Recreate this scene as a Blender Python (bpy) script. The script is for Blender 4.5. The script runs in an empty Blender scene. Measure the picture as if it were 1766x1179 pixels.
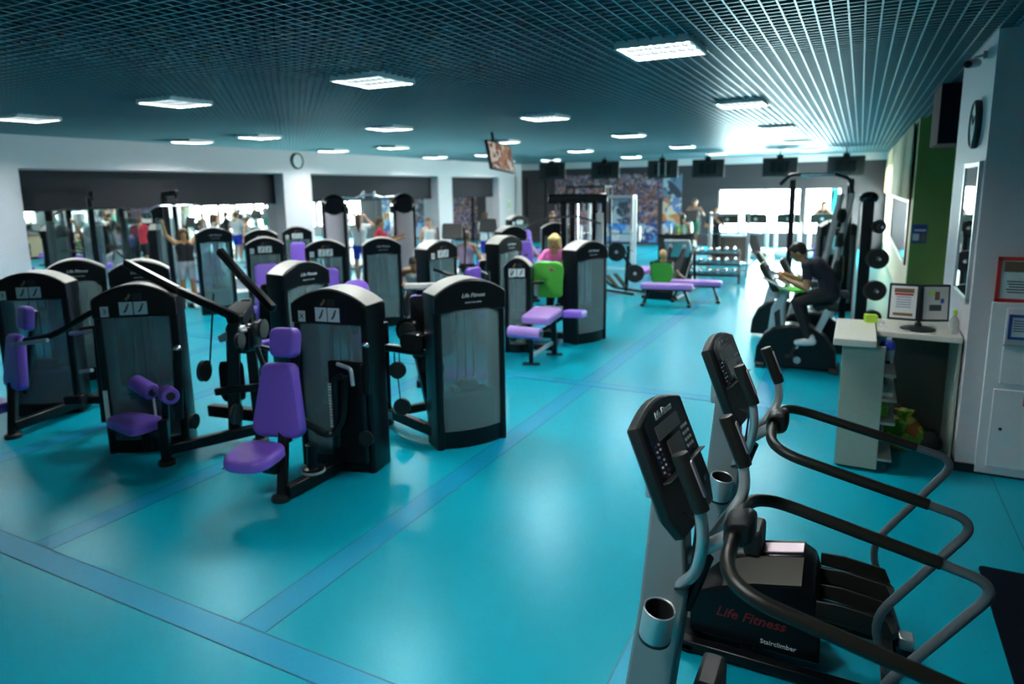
import bpy, bmesh, math, random
from mathutils import Vector, Matrix, Euler
random.seed(7)
PI = math.pi
SC = bpy.context.scene
COL = SC.collection
R = math.radians

# ------------------------------------------------------------------ materials
def nodes_of(name):
    m = bpy.data.materials.new(name); m.use_nodes = True
    return m, m.node_tree, m.node_tree.nodes['Principled BSDF']
def mat(name, col, rough=.5, metal=0., spec=.5, coat=0., noise=0., nscale=30., bump=0., bscale=200., emit=None, estr=0., alpha=1., trans=0.):
    m, nt, b = nodes_of(name)
    c = (col[0], col[1], col[2], 1)
    b.inputs['Base Color'].default_value = c
    b.inputs['Roughness'].default_value = rough
    b.inputs['Metallic'].default_value = metal
    b.inputs['Specular IOR Level'].default_value = spec
    b.inputs['Coat Weight'].default_value = coat
    b.inputs['Coat Roughness'].default_value = .08
    b.inputs['Transmission Weight'].default_value = trans
    if emit:
        b.inputs['Emission Color'].default_value = (*emit, 1); b.inputs['Emission Strength'].default_value = estr
    tc = nt.nodes.new('ShaderNodeTexCoord')
    if noise:
        n = nt.nodes.new('ShaderNodeTexNoise'); n.inputs['Scale'].default_value = nscale; n.inputs['Detail'].default_value = 4
        nt.links.new(tc.outputs['Object'], n.inputs['Vector'])
        mx = nt.nodes.new('ShaderNodeMix'); mx.data_type = 'RGBA'
        mx.inputs['A'].default_value = tuple(max(0, v*(1-noise)) for v in col)+(1,)
        mx.inputs['B'].default_value = tuple(min(1, v*(1+noise)) for v in col)+(1,)
        nt.links.new(n.outputs['Fac'], mx.inputs['Factor']); nt.links.new(mx.outputs['Result'], b.inputs['Base Color'])
    if bump:
        n2 = nt.nodes.new('ShaderNodeTexNoise'); n2.inputs['Scale'].default_value = bscale
        nt.links.new(tc.outputs['Object'], n2.inputs['Vector'])
        bp = nt.nodes.new('ShaderNodeBump'); bp.inputs['Strength'].default_value = bump; bp.inputs['Distance'].default_value = .002
        nt.links.new(n2.outputs['Fac'], bp.inputs['Height']); nt.links.new(bp.outputs['Normal'], b.inputs['Normal'])
    return m
def emis(name, col, s):
    m = bpy.data.materials.new(name); m.use_nodes = True; nt = m.node_tree
    for n in list(nt.nodes): nt.nodes.remove(n)
    o = nt.nodes.new('ShaderNodeOutputMaterial'); e = nt.nodes.new('ShaderNodeEmission')
    e.inputs[0].default_value = (*col, 1); e.inputs[1].default_value = s
    nt.links.new(e.outputs[0], o.inputs[0]); return m

M = {}
M['black'] = mat('black_gloss', (.0035, .005, .007), .2, spec=.35, noise=.2)
M['frame'] = mat('black_frame', (.0035, .005, .007), .28, spec=.25, noise=.2)
M['matte'] = mat('black_matte', (.008, .010, .012), .5, bump=.3)
M['rubber'] = mat('black_rubber', (.013, .014, .013), .42, spec=.4, bump=.25, bscale=400)
M['railgrey'] = mat('rail_grey', (.15, .18, .20), .34, .5)
M['grip'] = mat('foam_grip', (.010, .010, .0075), .38, spec=.45, bump=.3, bscale=500)
M['chrome'] = mat('chrome', (.75, .78, .8), .14, 1.)
M['silver'] = mat('silver_paint', (.50, .55, .57), .34, .6, noise=.06, nscale=300)
M['greypaint'] = mat('grey_paint', (.21, .265, .285), .4, .3, noise=.05, nscale=250)
M['trim'] = mat('crown_grey', (.48, .48, .46), .4, .2)
M['winframe'] = mat('window_frame_grey', (.10, .11, .11), .5)
M['purple'] = mat('purple_vinyl', (.21, .10, .60), .36, spec=.5, noise=.12, nscale=60, bump=.35, bscale=350)
M['violet'] = mat('violet_vinyl', (.36, .20, .60), .34, spec=.5, noise=.1, bump=.3, bscale=350)
M['white'] = mat('white_paint', (.60, .585, .62), .6, noise=.03, nscale=6)
M['whitegloss'] = mat('white_gloss', (.72, .75, .78), .35, noise=.03)
M['paper'] = mat('paper', (.75, .78, .78), .7)
M['placard'] = mat('placard_white', (.62, .72, .72), .5)
M['darkprint'] = mat('dark_print', (.06, .08, .09), .6)
M['redprint'] = mat('red_print', (.55, .03, .03), .5)
M['blueprint'] = mat('blue_print', (.03, .07, .30), .5)
M['brownprint'] = mat('brown_print', (.20, .12, .07), .5)
M['letter'] = mat('silver_lettering', (.55, .62, .66), .4, .3)
M['redletter'] = mat('red_lettering', (.13, .007, .009), .5)
M['green'] = mat('green_towel', (.10, .52, .06), .85, noise=.2, nscale=80, bump=.6, bscale=300)
M['lime'] = mat('lime_plastic', (.42, .72, .05), .5)
M['desk'] = mat('desk_laminate', (.36, .40, .34), .5, noise=.10, nscale=40)
M['desktop'] = mat('desk_top', (.66, .66, .60), .4, noise=.04, nscale=60)
M['darkpanel'] = mat('desk_back_panel', (.055, .06, .05), .55, noise=.15)
M['blind'] = mat('dark_blind', (.009, .0085, .014), .8, bump=.4, bscale=300)
M['farwall'] = mat('brown_grey_wall', (.040, .030, .036), .7, noise=.08, nscale=4)
M['greenwall'] = mat('green_wall', (.19, .30, .07), .7, noise=.05, nscale=5)
M['mirror'] = mat('mirror', (.86, .9, .9), .015, 1.)
M['plenum'] = mat('plenum', (.006, .010, .016), .9, spec=.05)
M['slat'] = mat('ceiling_slat', (.14, .31, .36), .40, .8)
M['lamp'] = emis('lamp_panel', (.95, 1., .96), 27.)
M['louver'] = mat('lamp_louver', (.010, .013, .015), .6, spec=.1)
M['lampframe'] = mat('lamp_frame', (.8, .85, .85), .4)
M['bluepl'] = mat('blue_plastic', (.03, .06, .45), .4)
M['skirt'] = mat('skirting', (.008, .008, .01), .4)
M['wood'] = mat('brown_wood', (.22, .10, .035), .45, noise=.3, nscale=12)
M['dark_navy'] = mat('navy_shadow', (.0015, .004, .010), .8, spec=.08, bump=.3)
M['plate'] = mat('weight_plate', (.012, .012, .014), .35, .2)
M['teal'] = mat('teal_plastic', (.02, .28, .30), .45)
M['cream'] = mat('cream_fabric', (.62, .52, .34), .85, noise=.08, nscale=20)
M['sneaker'] = mat('sneaker_white', (.6, .65, .68), .6)
M['brass'] = mat('orange_soft', (.55, .22, .06), .7)

def floor_mat():
    m, nt, b = nodes_of('cyan_vinyl_floor')
    tc = nt.nodes.new('ShaderNodeTexCoord')
    n = nt.nodes.new('ShaderNodeTexNoise'); n.inputs['Scale'].default_value = .7; n.inputs['Detail'].default_value = 5
    n2 = nt.nodes.new('ShaderNodeTexNoise'); n2.inputs['Scale'].default_value = 45; n2.inputs['Detail'].default_value = 6
    nt.links.new(tc.outputs['Object'], n.inputs['Vector']); nt.links.new(tc.outputs['Object'], n2.inputs['Vector'])
    mx = nt.nodes.new('ShaderNodeMix'); mx.data_type = 'RGBA'
    mx.inputs['A'].default_value = (.0006, .265, .375, 1); mx.inputs['B'].default_value = (.0008, .315, .435, 1)
    nt.links.new(n.outputs['Fac'], mx.inputs['Factor']); nt.links.new(mx.outputs['Result'], b.inputs['Base Color'])
    mr = nt.nodes.new('ShaderNodeMapRange'); mr.inputs['To Min'].default_value = .25; mr.inputs['To Max'].default_value = .34
    nt.links.new(n2.outputs['Fac'], mr.inputs['Value']); nt.links.new(mr.outputs['Result'], b.inputs['Roughness'])
    b.inputs['Specular IOR Level'].default_value = .26; b.inputs['Specular Tint'].default_value = (.1, .95, 1, 1)
    return m
M['floor'] = floor_mat()
M['strip'] = mat('blue_floor_strip', (.0008, .235, .42), .36, noise=.06, nscale=2); M['strip'].node_tree.nodes['Principled BSDF'].inputs['Specular Tint'].default_value = (.1, .95, 1, 1)
M['seam'] = mat('floor_seam', (.001, .12, .20), .5)

def shroud_mat():
    m = bpy.data.materials.new('smoked_panel'); m.use_nodes = True; nt = m.node_tree
    b = nt.nodes['Principled BSDF']; out = nt.nodes['Material Output']
    b.inputs['Base Color'].default_value = (.24, .33, .345, 1); b.inputs['Roughness'].default_value = .32
    b.inputs['Specular IOR Level'].default_value = .4
    tr = nt.nodes.new('ShaderNodeBsdfTransparent'); tr.inputs[0].default_value = (.74, .88, .90, 1)
    mx = nt.nodes.new('ShaderNodeMixShader'); mx.inputs[0].default_value = .62
    nt.links.new(b.outputs[0], mx.inputs[1]); nt.links.new(tr.outputs[0], mx.inputs[2]); nt.links.new(mx.outputs[0], out.inputs[0])
    return m
M['shroud'] = shroud_mat()
def glass_mat():
    m = bpy.data.materials.new('window_glass'); m.use_nodes = True; nt = m.node_tree
    out = nt.nodes['Material Output']; b = nt.nodes['Principled BSDF']; nt.nodes.remove(b)
    g = nt.nodes.new('ShaderNodeBsdfGlossy'); g.inputs['Roughness'].default_value = .02
    tr = nt.nodes.new('ShaderNodeBsdfTransparent'); tr.inputs[0].default_value = (.92, .97, .96, 1)
    mx = nt.nodes.new('ShaderNodeMixShader'); mx.inputs[0].default_value = .93
    nt.links.new(g.outputs[0], mx.inputs[1]); nt.links.new(tr.outputs[0], mx.inputs[2]); nt.links.new(mx.outputs[0], out.inputs[0])
    return m
M['glass'] = glass_mat()
def curtain_mat():
    m = bpy.data.materials.new('translucent_curtain'); m.use_nodes = True; nt = m.node_tree
    b = nt.nodes['Principled BSDF']; out = nt.nodes['Material Output']
    b.inputs['Base Color'].default_value = (.66, .56, .38, 1); b.inputs['Roughness'].default_value = .9
    t = nt.nodes.new('ShaderNodeBsdfTranslucent'); t.inputs[0].default_value = (.75, .62, .40, 1)
    mx = nt.nodes.new('ShaderNodeMixShader'); mx.inputs[0].default_value = .45
    nt.links.new(b.outputs[0], mx.inputs[1]); nt.links.new(t.outputs[0], mx.inputs[2]); nt.links.new(mx.outputs[0], out.inputs[0])
    return m
M['curtain'] = curtain_mat()
def mural_mat(name, cols, scale, seed):
    m, nt, b = nodes_of(name); b.inputs['Roughness'].default_value = .5
    tc = nt.nodes.new('ShaderNodeTexCoord'); mp = nt.nodes.new('ShaderNodeMapping')
    mp.inputs['Location'].default_value = (seed, seed*.7, seed*.3)
    v = nt.nodes.new('ShaderNodeTexVoronoi'); v.inputs['Scale'].default_value = scale; v.inputs['Randomness'].default_value = 1
    n = nt.nodes.new('ShaderNodeTexNoise'); n.inputs['Scale'].default_value = scale*.9; n.inputs['Detail'].default_value = 8; n.inputs['Distortion'].default_value = 1.5
    nt.links.new(tc.outputs['Object'], mp.inputs['Vector']); nt.links.new(mp.outputs['Vector'], v.inputs['Vector']); nt.links.new(mp.outputs['Vector'], n.inputs['Vector'])
    sp = nt.nodes.new('ShaderNodeSeparateColor'); nt.links.new(v.outputs['Color'], sp.inputs[0])
    ad = nt.nodes.new('ShaderNodeMath'); ad.operation = 'MULTIPLY_ADD'; ad.inputs[1].default_value = .55
    m2 = nt.nodes.new('ShaderNodeMath'); m2.operation = 'MULTIPLY'; m2.inputs[1].default_value = .55
    nt.links.new(n.outputs['Fac'], m2.inputs[0]); nt.links.new(sp.outputs[0], ad.inputs[0]); nt.links.new(m2.outputs[0], ad.inputs[2])
    r = nt.nodes.new('ShaderNodeValToRGB'); r.color_ramp.interpolation = 'CONSTANT'
    el = r.color_ramp.elements
    while len(el) > 1: el.remove(el[-1])
    el[0].position = 0; el[0].color = (*cols[0], 1)
    for i, c in enumerate(cols[1:], 1):
        e = el.new(.15 + .75*i/len(cols)); e.color = (*c, 1)
    nt.links.new(ad.outputs[0], r.inputs[0]); nt.links.new(r.outputs[0], b.inputs['Base Color'])
    return m
M['mural'] = mural_mat('photo_wall', [(.012, .01, .015), (.05, .03, .05), (.22, .14, .19), (.03, .03, .07), (.28, .10, .05), (.30, .25, .29), (.06, .02, .03), (.36, .16, .17), (.03, .04, .14), (.42, .33, .34)], 4.6, 3.)
M['muralA'] = mural_mat('photo_wall_dark', [(.015, .02, .03), (.05, .08, .13), (.12, .18, .26), (.02, .03, .05), (.35, .42, .5), (.03, .03, .05)], 1.6, 8.)
M['muralB'] = mural_mat('photo_wall_warm', [(.05, .02, .02), (.45, .16, .05), (.12, .08, .12), (.55, .40, .30), (.10, .16, .35), (.6, .5, .4)], 2.2, 5.)
M['muralC'] = mural_mat('photo_wall_blue', [(.02, .12, .45), (.05, .25, .6), (.3, .4, .5), (.02, .05, .2), (.5, .5, .55)], 2.4, 11.)
M['tvpic'] = None

# ------------------------------------------------------------------ mesh builder
class MB:
    def __init__(s): s.v = []; s.f = []; s.mi = []; s.mats = []; s.cur = 0
    def mat(s, m):
        if m not in s.mats: s.mats.append(m)
        s.cur = s.mats.index(m); return s
    def add(s, vs, fs):
        o = len(s.v); s.v += [tuple(v) for v in vs]
        s.f += [tuple(i+o for i in f) for f in fs]; s.mi += [s.cur]*len(fs); return s
    def box(s, c, d, rot=None):
        hx, hy, hz = d[0]/2, d[1]/2, d[2]/2
        vs = [Vector((x, y, z)) for x in (-hx, hx) for y in (-hy, hy) for z in (-hz, hz)]
        if rot is not None:
            r = rot if isinstance(rot, Matrix) else Euler(rot).to_matrix()
            vs = [r @ v for v in vs]
        c = Vector(c)
        return s.add([v+c for v in vs], [(0, 1, 3, 2), (4, 6, 7, 5), (0, 4, 5, 1), (2, 3, 7, 6), (0, 2, 6, 4), (1, 5, 7, 3)])
    def b2(s, lo, hi): return s.box([(a+b)/2 for a, b in zip(lo, hi)], [abs(b-a) for a, b in zip(lo, hi)])
    def bar(s, p0, p1, w, h, up=(0, 0, 1)):
        p0, p1 = Vector(p0), Vector(p1); d = p1-p0; L = d.length; y = d.normalized(); u = Vector(up)
        if abs(y.dot(u)) > .98: u = Vector((1, 0, 0))
        x = y.cross(u).normalized(); z = x.cross(y)
        return s.box((p0+p1)/2, (w, L, h), Matrix((x, y, z)).transposed())
    def bars(s, pts, w, h, up=(0, 0, 1)):
        for a, b in zip(pts, pts[1:]): s.bar(a, b, w, h, up)
        return s
    def loft(s, rings, cap=True, closed=False):
        n = len(rings[0]); vs = [v for r in rings for v in r]; fs = []
        k = len(rings)
        for i in range(k-1 if not closed else k):
            a, b = i*n, ((i+1) % k)*n
            for j in range(n): fs.append((a+j, a+(j+1) % n, b+(j+1) % n, b+j))
        if cap and not closed: fs.append(tuple(range(n-1, -1, -1))); fs.append(tuple((k-1)*n+j for j in range(n)))
        return s.add(vs, fs)
    def tube(s, pts, r, seg=10, closed=False, cap=True):
        pts = [Vector(p) for p in pts]; n = len(pts); rings = []
        rs = r if isinstance(r, (list, tuple)) else [r]*n
        u = None
        for i, p in enumerate(pts):
            if closed: t = (pts[(i+1) % n]-pts[i-1]).normalized()
            else: t = (pts[min(i+1, n-1)]-pts[max(i-1, 0)]).normalized()
            if u is None: u = t.orthogonal().normalized()
            else: u = (u-t*u.dot(t)).normalized()
            w = t.cross(u)
            rings.append([p+(u*math.cos(2*PI*j/seg)+w*math.sin(2*PI*j/seg))*rs[i] for j in range(seg)])
        return s.loft(rings, cap, closed)
    def cyl(s, p0, p1, r0, r1=None, seg=20):
        return s.tube([p0, p1], [r0, r0 if r1 is None else r1], seg)
    def lathe(s, prof, o=(0, 0, 0), axis=(0, 0, 1), seg=24, cap=True):
        a = Vector(axis).normalized(); u = a.orthogonal().normalized(); w = a.cross(u); o = Vector(o)
        return s.loft([[o+a*z+(u*math.cos(2*PI*j/seg)+w*math.sin(2*PI*j/seg))*max(r, 1e-4) for j in range(seg)] for r, z in prof], cap)
    def prism(s, poly, t0, t1, f):
        """poly in (u,v), swept along the third coordinate from t0 to t1; f(u,v,t)->xyz"""
        return s.loft([[Vector(f(u, v, t)) for u, v in poly] for t in (t0, t1)])
    def slab(s, outline, layers, f):
        """outline (u,v) list, layers [(inset,t)...], shrinks towards centroid by inset"""
        cu = sum(p[0] for p in outline)/len(outline); cv = sum(p[1] for p in outline)/len(outline)
        rings = []
        for ins, t in layers:
            ring = []
            for u, v in outline:
                l = math.hypot(u-cu, v-cv) or 1; k = max(0, (l-ins)/l)
                ring.append(Vector(f(cu+(u-cu)*k, cv+(v-cv)*k, t)))
            rings.append(ring)
        return s.loft(rings)
    def sphere(s, c, r, seg=14, sc=(1, 1, 1), rot=None):
        c = Vector(c); vs = []; fs = []; n = seg//2
        mrot = Euler(rot).to_matrix() if rot else Matrix.Identity(3)
        rings = []
        for i in range(n+1):
            th = PI*i/n
            rr = max(math.sin(th), 1e-3)
            rings.append([c+mrot @ Vector((rr*math.cos(2*PI*j/seg)*r*sc[0], rr*math.sin(2*PI*j/seg)*r*sc[1], -math.cos(th)*r*sc[2])) for j in range(seg)])
        return s.loft(rings)
    def build(s, name, m=None, parent=None, bev=0., smooth=True, label=None, loc=None, segs=2):
        me = bpy.data.meshes.new(name); me.from_pydata(s.v, [], s.f)
        if s.mats:
            for x in s.mats: me.materials.append(M[x] if isinstance(x, str) else x)
            me.polygons.foreach_set('material_index', s.mi)
        else: me.materials.append(M[m] if isinstance(m, str) else m)
        bm = bmesh.new(); bm.from_mesh(me); bmesh.ops.recalc_face_normals(bm, faces=bm.faces)
        bm.to_mesh(me); bm.free()
        if smooth:
            me.polygons.foreach_set('use_smooth', [True]*len(me.polygons)); me.set_sharp_from_angle(angle=R(38))
        o = bpy.data.objects.new(name, me); COL.objects.link(o)
        if parent is not None: o.parent = parent
        if loc is not None: o.location = loc
        if bev:
            b = o.modifiers.new('edge', 'BEVEL'); b.width = bev; b.segments = segs; b.limit_method = 'ANGLE'; b.angle_limit = R(40)
        if label: o['label'] = label
        return o

def rrect(w, h, r, n=5, cx=0, cy=0):
    out = []
    for qx, qy, a0 in ((1, 1, 0), (-1, 1, 90), (-1, -1, 180), (1, -1, 270)):
        for i in range(n+1):
            a = R(a0+90*i/n)
            out.append((cx+qx*(w/2-r)+r*math.cos(a), cy+qy*(h/2-r)+r*math.sin(a)))
    return out
def fillet(pts, r, n=6):
    pts = [Vector(p) for p in pts]; out = [pts[0]]
    for i in range(1, len(pts)-1):
        a, b, c = pts[i-1], pts[i], pts[i+1]
        rr = min(r, (a-b).length*.48, (c-b).length*.48)
        p0 = b+(a-b).normalized()*rr; p1 = b+(c-b).normalized()*rr
        for k in range(n+1):
            t = k/n; out.append(p0*(1-t)**2+b*2*t*(1-t)+p1*t*t)
    out.append(pts[-1]); return out
def tag(o, label=None, cat=None, group=None, kind=None):
    if label: o['label'] = label
    if cat: o['category'] = cat
    if group: o['group'] = group
    if kind: o['kind'] = kind
    return o
def thing(name, label, cat, loc=(0, 0, 0), rz=0., group=None):
    o = bpy.data.objects.new(name, None); COL.objects.link(o)
    o.location = loc; o.rotation_euler = (0, 0, R(rz)); o.empty_display_size = .1
    return tag(o, label, cat, group)
KIDS = {}
def copy_tree(o, loc=None, rz=None, label=None, parent=None):
    if not KIDS.get('ok'):
        pass
    c = o.copy(); COL.objects.link(c)
    if parent is not None: c.parent = parent
    if loc is not None: c.location = loc
    if rz is not None: c.rotation_euler = (0, 0, R(rz))
    if label: c['label'] = label
    for ch in list(o.children): copy_tree(ch, parent=c)
    return c
def struct(name, mb, m=None, **k):
    o = mb.build(name, m, **k); o['kind'] = 'structure'; return o
def text(name, body, size, m, parent, mtx, shear=.0, ext=.0012, align='CENTER', sx=1.):
    cu = bpy.data.curves.new(name, 'FONT'); cu.body = body; cu.size = size; cu.shear = shear; cu.extrude = ext
    cu.align_x = align; cu.align_y = 'CENTER'; cu.resolution_u = 2; cu.offset = size*.012
    tmp = bpy.data.objects.new('tmp_text', cu); COL.objects.link(tmp)
    me = bpy.data.meshes.new_from_object(tmp.evaluated_get(bpy.context.evaluated_depsgraph_get())); bpy.data.objects.remove(tmp); bpy.data.curves.remove(cu)
    me.materials.clear(); me.materials.append(M[m]); me.name = name
    o = bpy.data.objects.new(name, me); COL.objects.link(o); o.parent = parent
    o.matrix_local = mtx @ Matrix.Diagonal((sx, 1, 1, 1)); return o
def frame_m(o, x, y, z=None):
    """matrix from origin and the x and y axes of a plane"""
    x = Vector(x).normalized(); y = Vector(y); z = x.cross(y).normalized(); y = z.cross(x)
    m = Matrix((x, y, z)).transposed().to_4x4(); m.translation = Vector(o); return m
# ------------------------------------------------------------------ camera
def camera():
    cd = bpy.data.cameras.new('camera'); c = bpy.data.objects.new('camera', cd); COL.objects.link(c)
    rt = Vector((0.8904851, 0.4547549, -0.0153056)); up = Vector((-0.065631, 0.161657, 0.984662)); fw = Vector((-0.450254, 0.875822, -0.173799))
    m = Matrix((rt, up, -fw)).transposed().to_4x4(); m.translation = (0, 0, 2.4); c.matrix_world = m
    cd.sensor_width = 36; cd.lens = 1159.405/1766*36; cd.shift_y = -(589.5-532)/1766
    cd.clip_start = .05; cd.clip_end = 200
    cd.dof.use_dof = True; cd.dof.focus_distance = 3.0; cd.dof.aperture_fstop = 1.5; cd.dof.aperture_blades = 9
    SC.camera = c
camera()
SC.view_settings.view_transform = 'Standard'; SC.view_settings.look = 'None'
SC.view_settings.gamma = 1; SC.view_settings.use_curve_mapping = False; SC.view_settings.exposure = 2.4
SC.cycles.max_bounces = 10; SC.cycles.diffuse_bounces = 4; SC.cycles.glossy_bounces = 5; SC.cycles.transparent_max_bounces = 12
SC.cycles.sample_clamp_indirect = 6; SC.cycles.caustics_reflective = False; SC.cycles.caustics_refractive = False
w = bpy.data.worlds.new('daylight'); SC.world = w; w.use_nodes = True
w.node_tree.nodes['Background'].inputs[0].default_value = (.86, 1., 1., 1); w.node_tree.nodes['Background'].inputs[1].default_value = 20.0

# ------------------------------------------------------------------ room shell
XL, XR, YF, YB, ZC = -14.0, .86, 28.4, -3.0, 3.55
struct('floor', MB().b2((XL-.5, YB, -.1), (2.8, YF+.1, 0)), 'floor', smooth=False)
def strip(n, lo, hi):
    horizontal = (hi[0]-lo[0]) > (hi[1]-lo[1]); dz = .0012 if horizontal else 0
    mb = MB().mat('strip').b2((*lo, .0005+dz), (*hi, .0015+dz)); mb.mat('seam')
    for k in (0, 1):
        if horizontal:
            y = (lo[1], hi[1])[k]; mb.b2((lo[0], y-.004, .0008), (hi[0], y+.004, .0034))
        else:
            x = (lo[0], hi[0])[k]; mb.b2((x-.004, lo[1], .0008), (x+.004, hi[1], .002))
    struct(n, mb, smooth=False)
strip('floor_line_1', (XL, 2.18), (2.55, 2.35)); strip('floor_line_2', (XL, 7.55), (.8, 7.72))
for i, x in enumerate((-2.99, -5.03, -.95, -7.1, -9.15, -11.2)): strip('floor_line_%d' % (3+i), (x, 2.36), (x+.205, YF))
struct('floor_line_9', MB().b2((1.115, 2.36, .0005), (1.123, 6.48, .002)), 'seam', smooth=False)

mb = MB()
y = YB
while y < 28.35: mb.b2((XL, y-.006, ZC), (XR+.12, y+.006, ZC+.05)); y += .1
x = XL+.05
while x < XR+.13: mb.b2((x-.006, YB, ZC-.001), (x+.006, 28.3, ZC+.05)); x += .1
ceil = struct('ceiling', mb, 'slat', smooth=False)
struct('ceiling_slab', MB().b2((XL-.5, YB, 4.05), (2.8, YF+.4, 4.15)), 'plenum', smooth=False)
struct('ceiling_soffit', MB().b2((XR+.13, YB, 3.61), (2.8, 14.4, 3.7)), 'plenum', smooth=False)

# left wall: piers, lintel and sill around the three mirrored bays
bays = [(7.2, 13.75), (14.8, 21.4), (22.35, 26.2)]
mb = MB(); prev = YB
for a, b in bays+[(YF, YF)]:
    mb.b2((XL-.4, prev, 0), (XL, a, 4.05)); prev = b
for a, b in bays:
    mb.b2((XL-.4, a, 2.94), (XL, b, 4.05)); mb.b2((XL-.4, a, 0), (XL, b, .12))
mb.b2((XL-.45, YB, 0), (XL-.40, YF, 4.05))
struct('wall_left', mb, 'white', smooth=False)
struct('baseboard_left', MB().b2((XL, YB, 0), (XL+.015, YF, .08)), 'skirt', smooth=False)
for i, (a, b) in enumerate(bays):
    mb = MB(); n = 4 if b-a > 5 else 2; wdt = (b-a)/n
    for k in range(n): mb.b2((XL-.37, a+k*wdt+.004, .12), (XL-.34, a+(k+1)*wdt-.004, 2.2))
    q = ('by the near end of the room', 'in the middle bay', 'by the far corner')[i]
    tag(mb.build('wall_mirror', 'mirror', smooth=False), 'tall wall mirror under a dark blind '+q, 'mirror')
    mb = MB().b2((XL-.33, a+.02, 2.14), (XL-.32, b-.02, 2.92)).cyl((XL-.325, a+.02, 2.14), (XL-.325, b-.02, 2.14), .015, seg=8)
    tag(mb.build('roller_blind', 'blind'), 'wide dark roller blind half lowered over the mirror '+q, 'blind')

# far wall with two window openings
W1, W2, WZ = (-5.1, -2.03), (-1.88, -.62), (.55, 2.3)
mb = MB().mat('farwall')
xs = [XL-.4, W1[0], W1[1], W2[0], W2[1], XR+.1]
for k in (0, 2, 4): mb.b2((xs[k], YF, 0), (xs[k+1], YF+.3, 3.28))
for a, b in (W1, W2): mb.b2((a, YF, 0), (b, YF+.3, WZ[0])); mb.b2((a, YF, WZ[1]), (b, YF+.3, 3.28))
mb.mat('white').b2((XL-.4, YF-.02, 3.28), (XR+.1, YF+.3, 4.05))
struct('wall_far', mb, smooth=False)
def window(n, lo, hi, axis, c, muls, rails, fm='winframe', d=.06, t=.05):
    root = thing(n, None, None); root['kind'] = 'structure'; del_keys = [k for k in ('label', 'category') if k in root]
    mb = MB()
    def bx(u0, u1, z0, z1):
        if axis == 'x': mb.b2((u0, c-d/2, z0), (u1, c+d/2, z1))
        else: mb.b2((c-d/2, u0, z0), (c+d/2, u1, z1))
    (u0, z0), (u1, z1) = lo, hi
    bx(u0, u1, z0, z0+t); bx(u0, u1, z1-t, z1); bx(u0, u0+t, z0, z1); bx(u1-t, u1, z0, z1)
    for u in muls: bx(u-t/2, u+t/2, z0, z1)
    for a, b, z in rails: bx(a, b, z-t/2, z+t/2)
    mb.build('window_frame', fm, root, smooth=False)['kind'] = 'structure'
    g = MB()
    if axis == 'x': g.b2((u0+.01, c-.004, z0+.01), (u1-.01, c+.004, z1-.01))
    else: g.b2((c-.004, u0+.01, z0+.01), (c+.004, u1-.01, z1-.01))
    g.build('window_pane', 'glass', root, smooth=False)['kind'] = 'structure'
window('window_1', (W1[0], WZ[0]), (W1[1], WZ[1]), 'x', YF+.12, (-4.25, -3.35, -2.5), [(-3.35, -2.5, 1.45)])
window('window_2', (W2[0], WZ[0]), (W2[1], WZ[1]), 'x', YF+.12, (-1.5,), [])
def curtain(name, pts, z0, z1, m, amp, wl, label):
    """pleated cloth along a straight line, thin but with both faces"""
    (x0, y0), (x1, y1) = pts; L = math.hypot(x1-x0, y1-y0); n = max(8, int(L/wl*8)); dx, dy = (x1-x0)/L, (y1-y0)/L
    mb = MB(); rows = []
    for side in (1, -1):
        for z in (z0, z1):
            row = []
            for i in range(n+1):
                s = L*i/n; off = amp*math.sin(2*PI*s/wl)*(1 if z == z0 else .55)+side*.003
                row.append((x0+dx*s-dy*off, y0+dy*s+dx*off, z))
            rows.append(row)
    vs = [v for r in rows for v in r]; N = n+1; fs = []
    for i in range(n):
        fs.append((i, i+1, N+i+1, N+i)); fs.append((2*N+i, 3*N+i, 3*N+i+1, 2*N+i+1))
        fs.append((i, 2*N+i, 2*N+i+1, i+1)); fs.append((N+i, N+i+1, 3*N+i+1, 3*N+i))
    mb.add(vs, fs); o = mb.build(name, m); return tag(o, label, 'curtain')
curtain('curtain', [(-1.0, YF+.02), (-.72, YF+.02)], .6, 2.25, 'teal', .03, .09, 'narrow teal curtain at the end of the far window')
# right window wall
RW = [(22.7, 25.3), (25.5, 28.1)]; RZ = (.35, 2.9)
mb = MB().mat('cream'); prev = 14.45
for a, b in RW+[(YF, YF)]:
    mb.b2((XR, prev, 0), (XR+.25, a, 4.05)); prev = b
for a, b in RW: mb.b2((XR, a, 0), (XR+.25, b, RZ[0])); mb.b2((XR, a, RZ[1]), (XR+.25, b, 4.05))
struct('wall_right', mb, smooth=False)
for i, (a, b) in enumerate(RW):
    window('window_%d' % (3+i), (a, RZ[0]), (b, RZ[1]), 'y', XR+.15, (a+(b-a)/3, a+2*(b-a)/3), [(a, b, 1.0)], 'wood', .07, .06)
for i, (a, b) in enumerate(((14.6, 18.4), (18.45, 22.5), (22.6, 25.35), (25.4, 28.2))):
    q = ('beside the green wall', 'second from the green wall', 'third from the green wall', 'by the far dark wall')[i]
    curtain('curtain', [(XR-.06, a), (XR-.06, b)], 2.1, 3.5, 'cream' if i < 2 else 'curtain', .03, .16, 'pale yellow pleated curtain high on the right wall, '+q)
t = thing('wall_mirror', 'long wall mirror with brown wooden frame under the pale curtains', 'mirror', (XR, 18.6, 1.48))
MB().b2((-.02, -3.55, -.55), (-.01, 3.6, .56)).build('glass', 'mirror', t, smooth=False)
for lo, hi in (((-.04, 3.58, -.6), (0, 3.8, .6)), ((-.04, -3.7, -.6), (0, -3.54, .6)), ((-.04, -3.7, .56), (0, 3.8, .62)), ((-.04, -3.7, -.62), (0, 3.8, -.55))): MB().b2(lo, hi).build('frame', 'wood', t, bev=.006)
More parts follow.
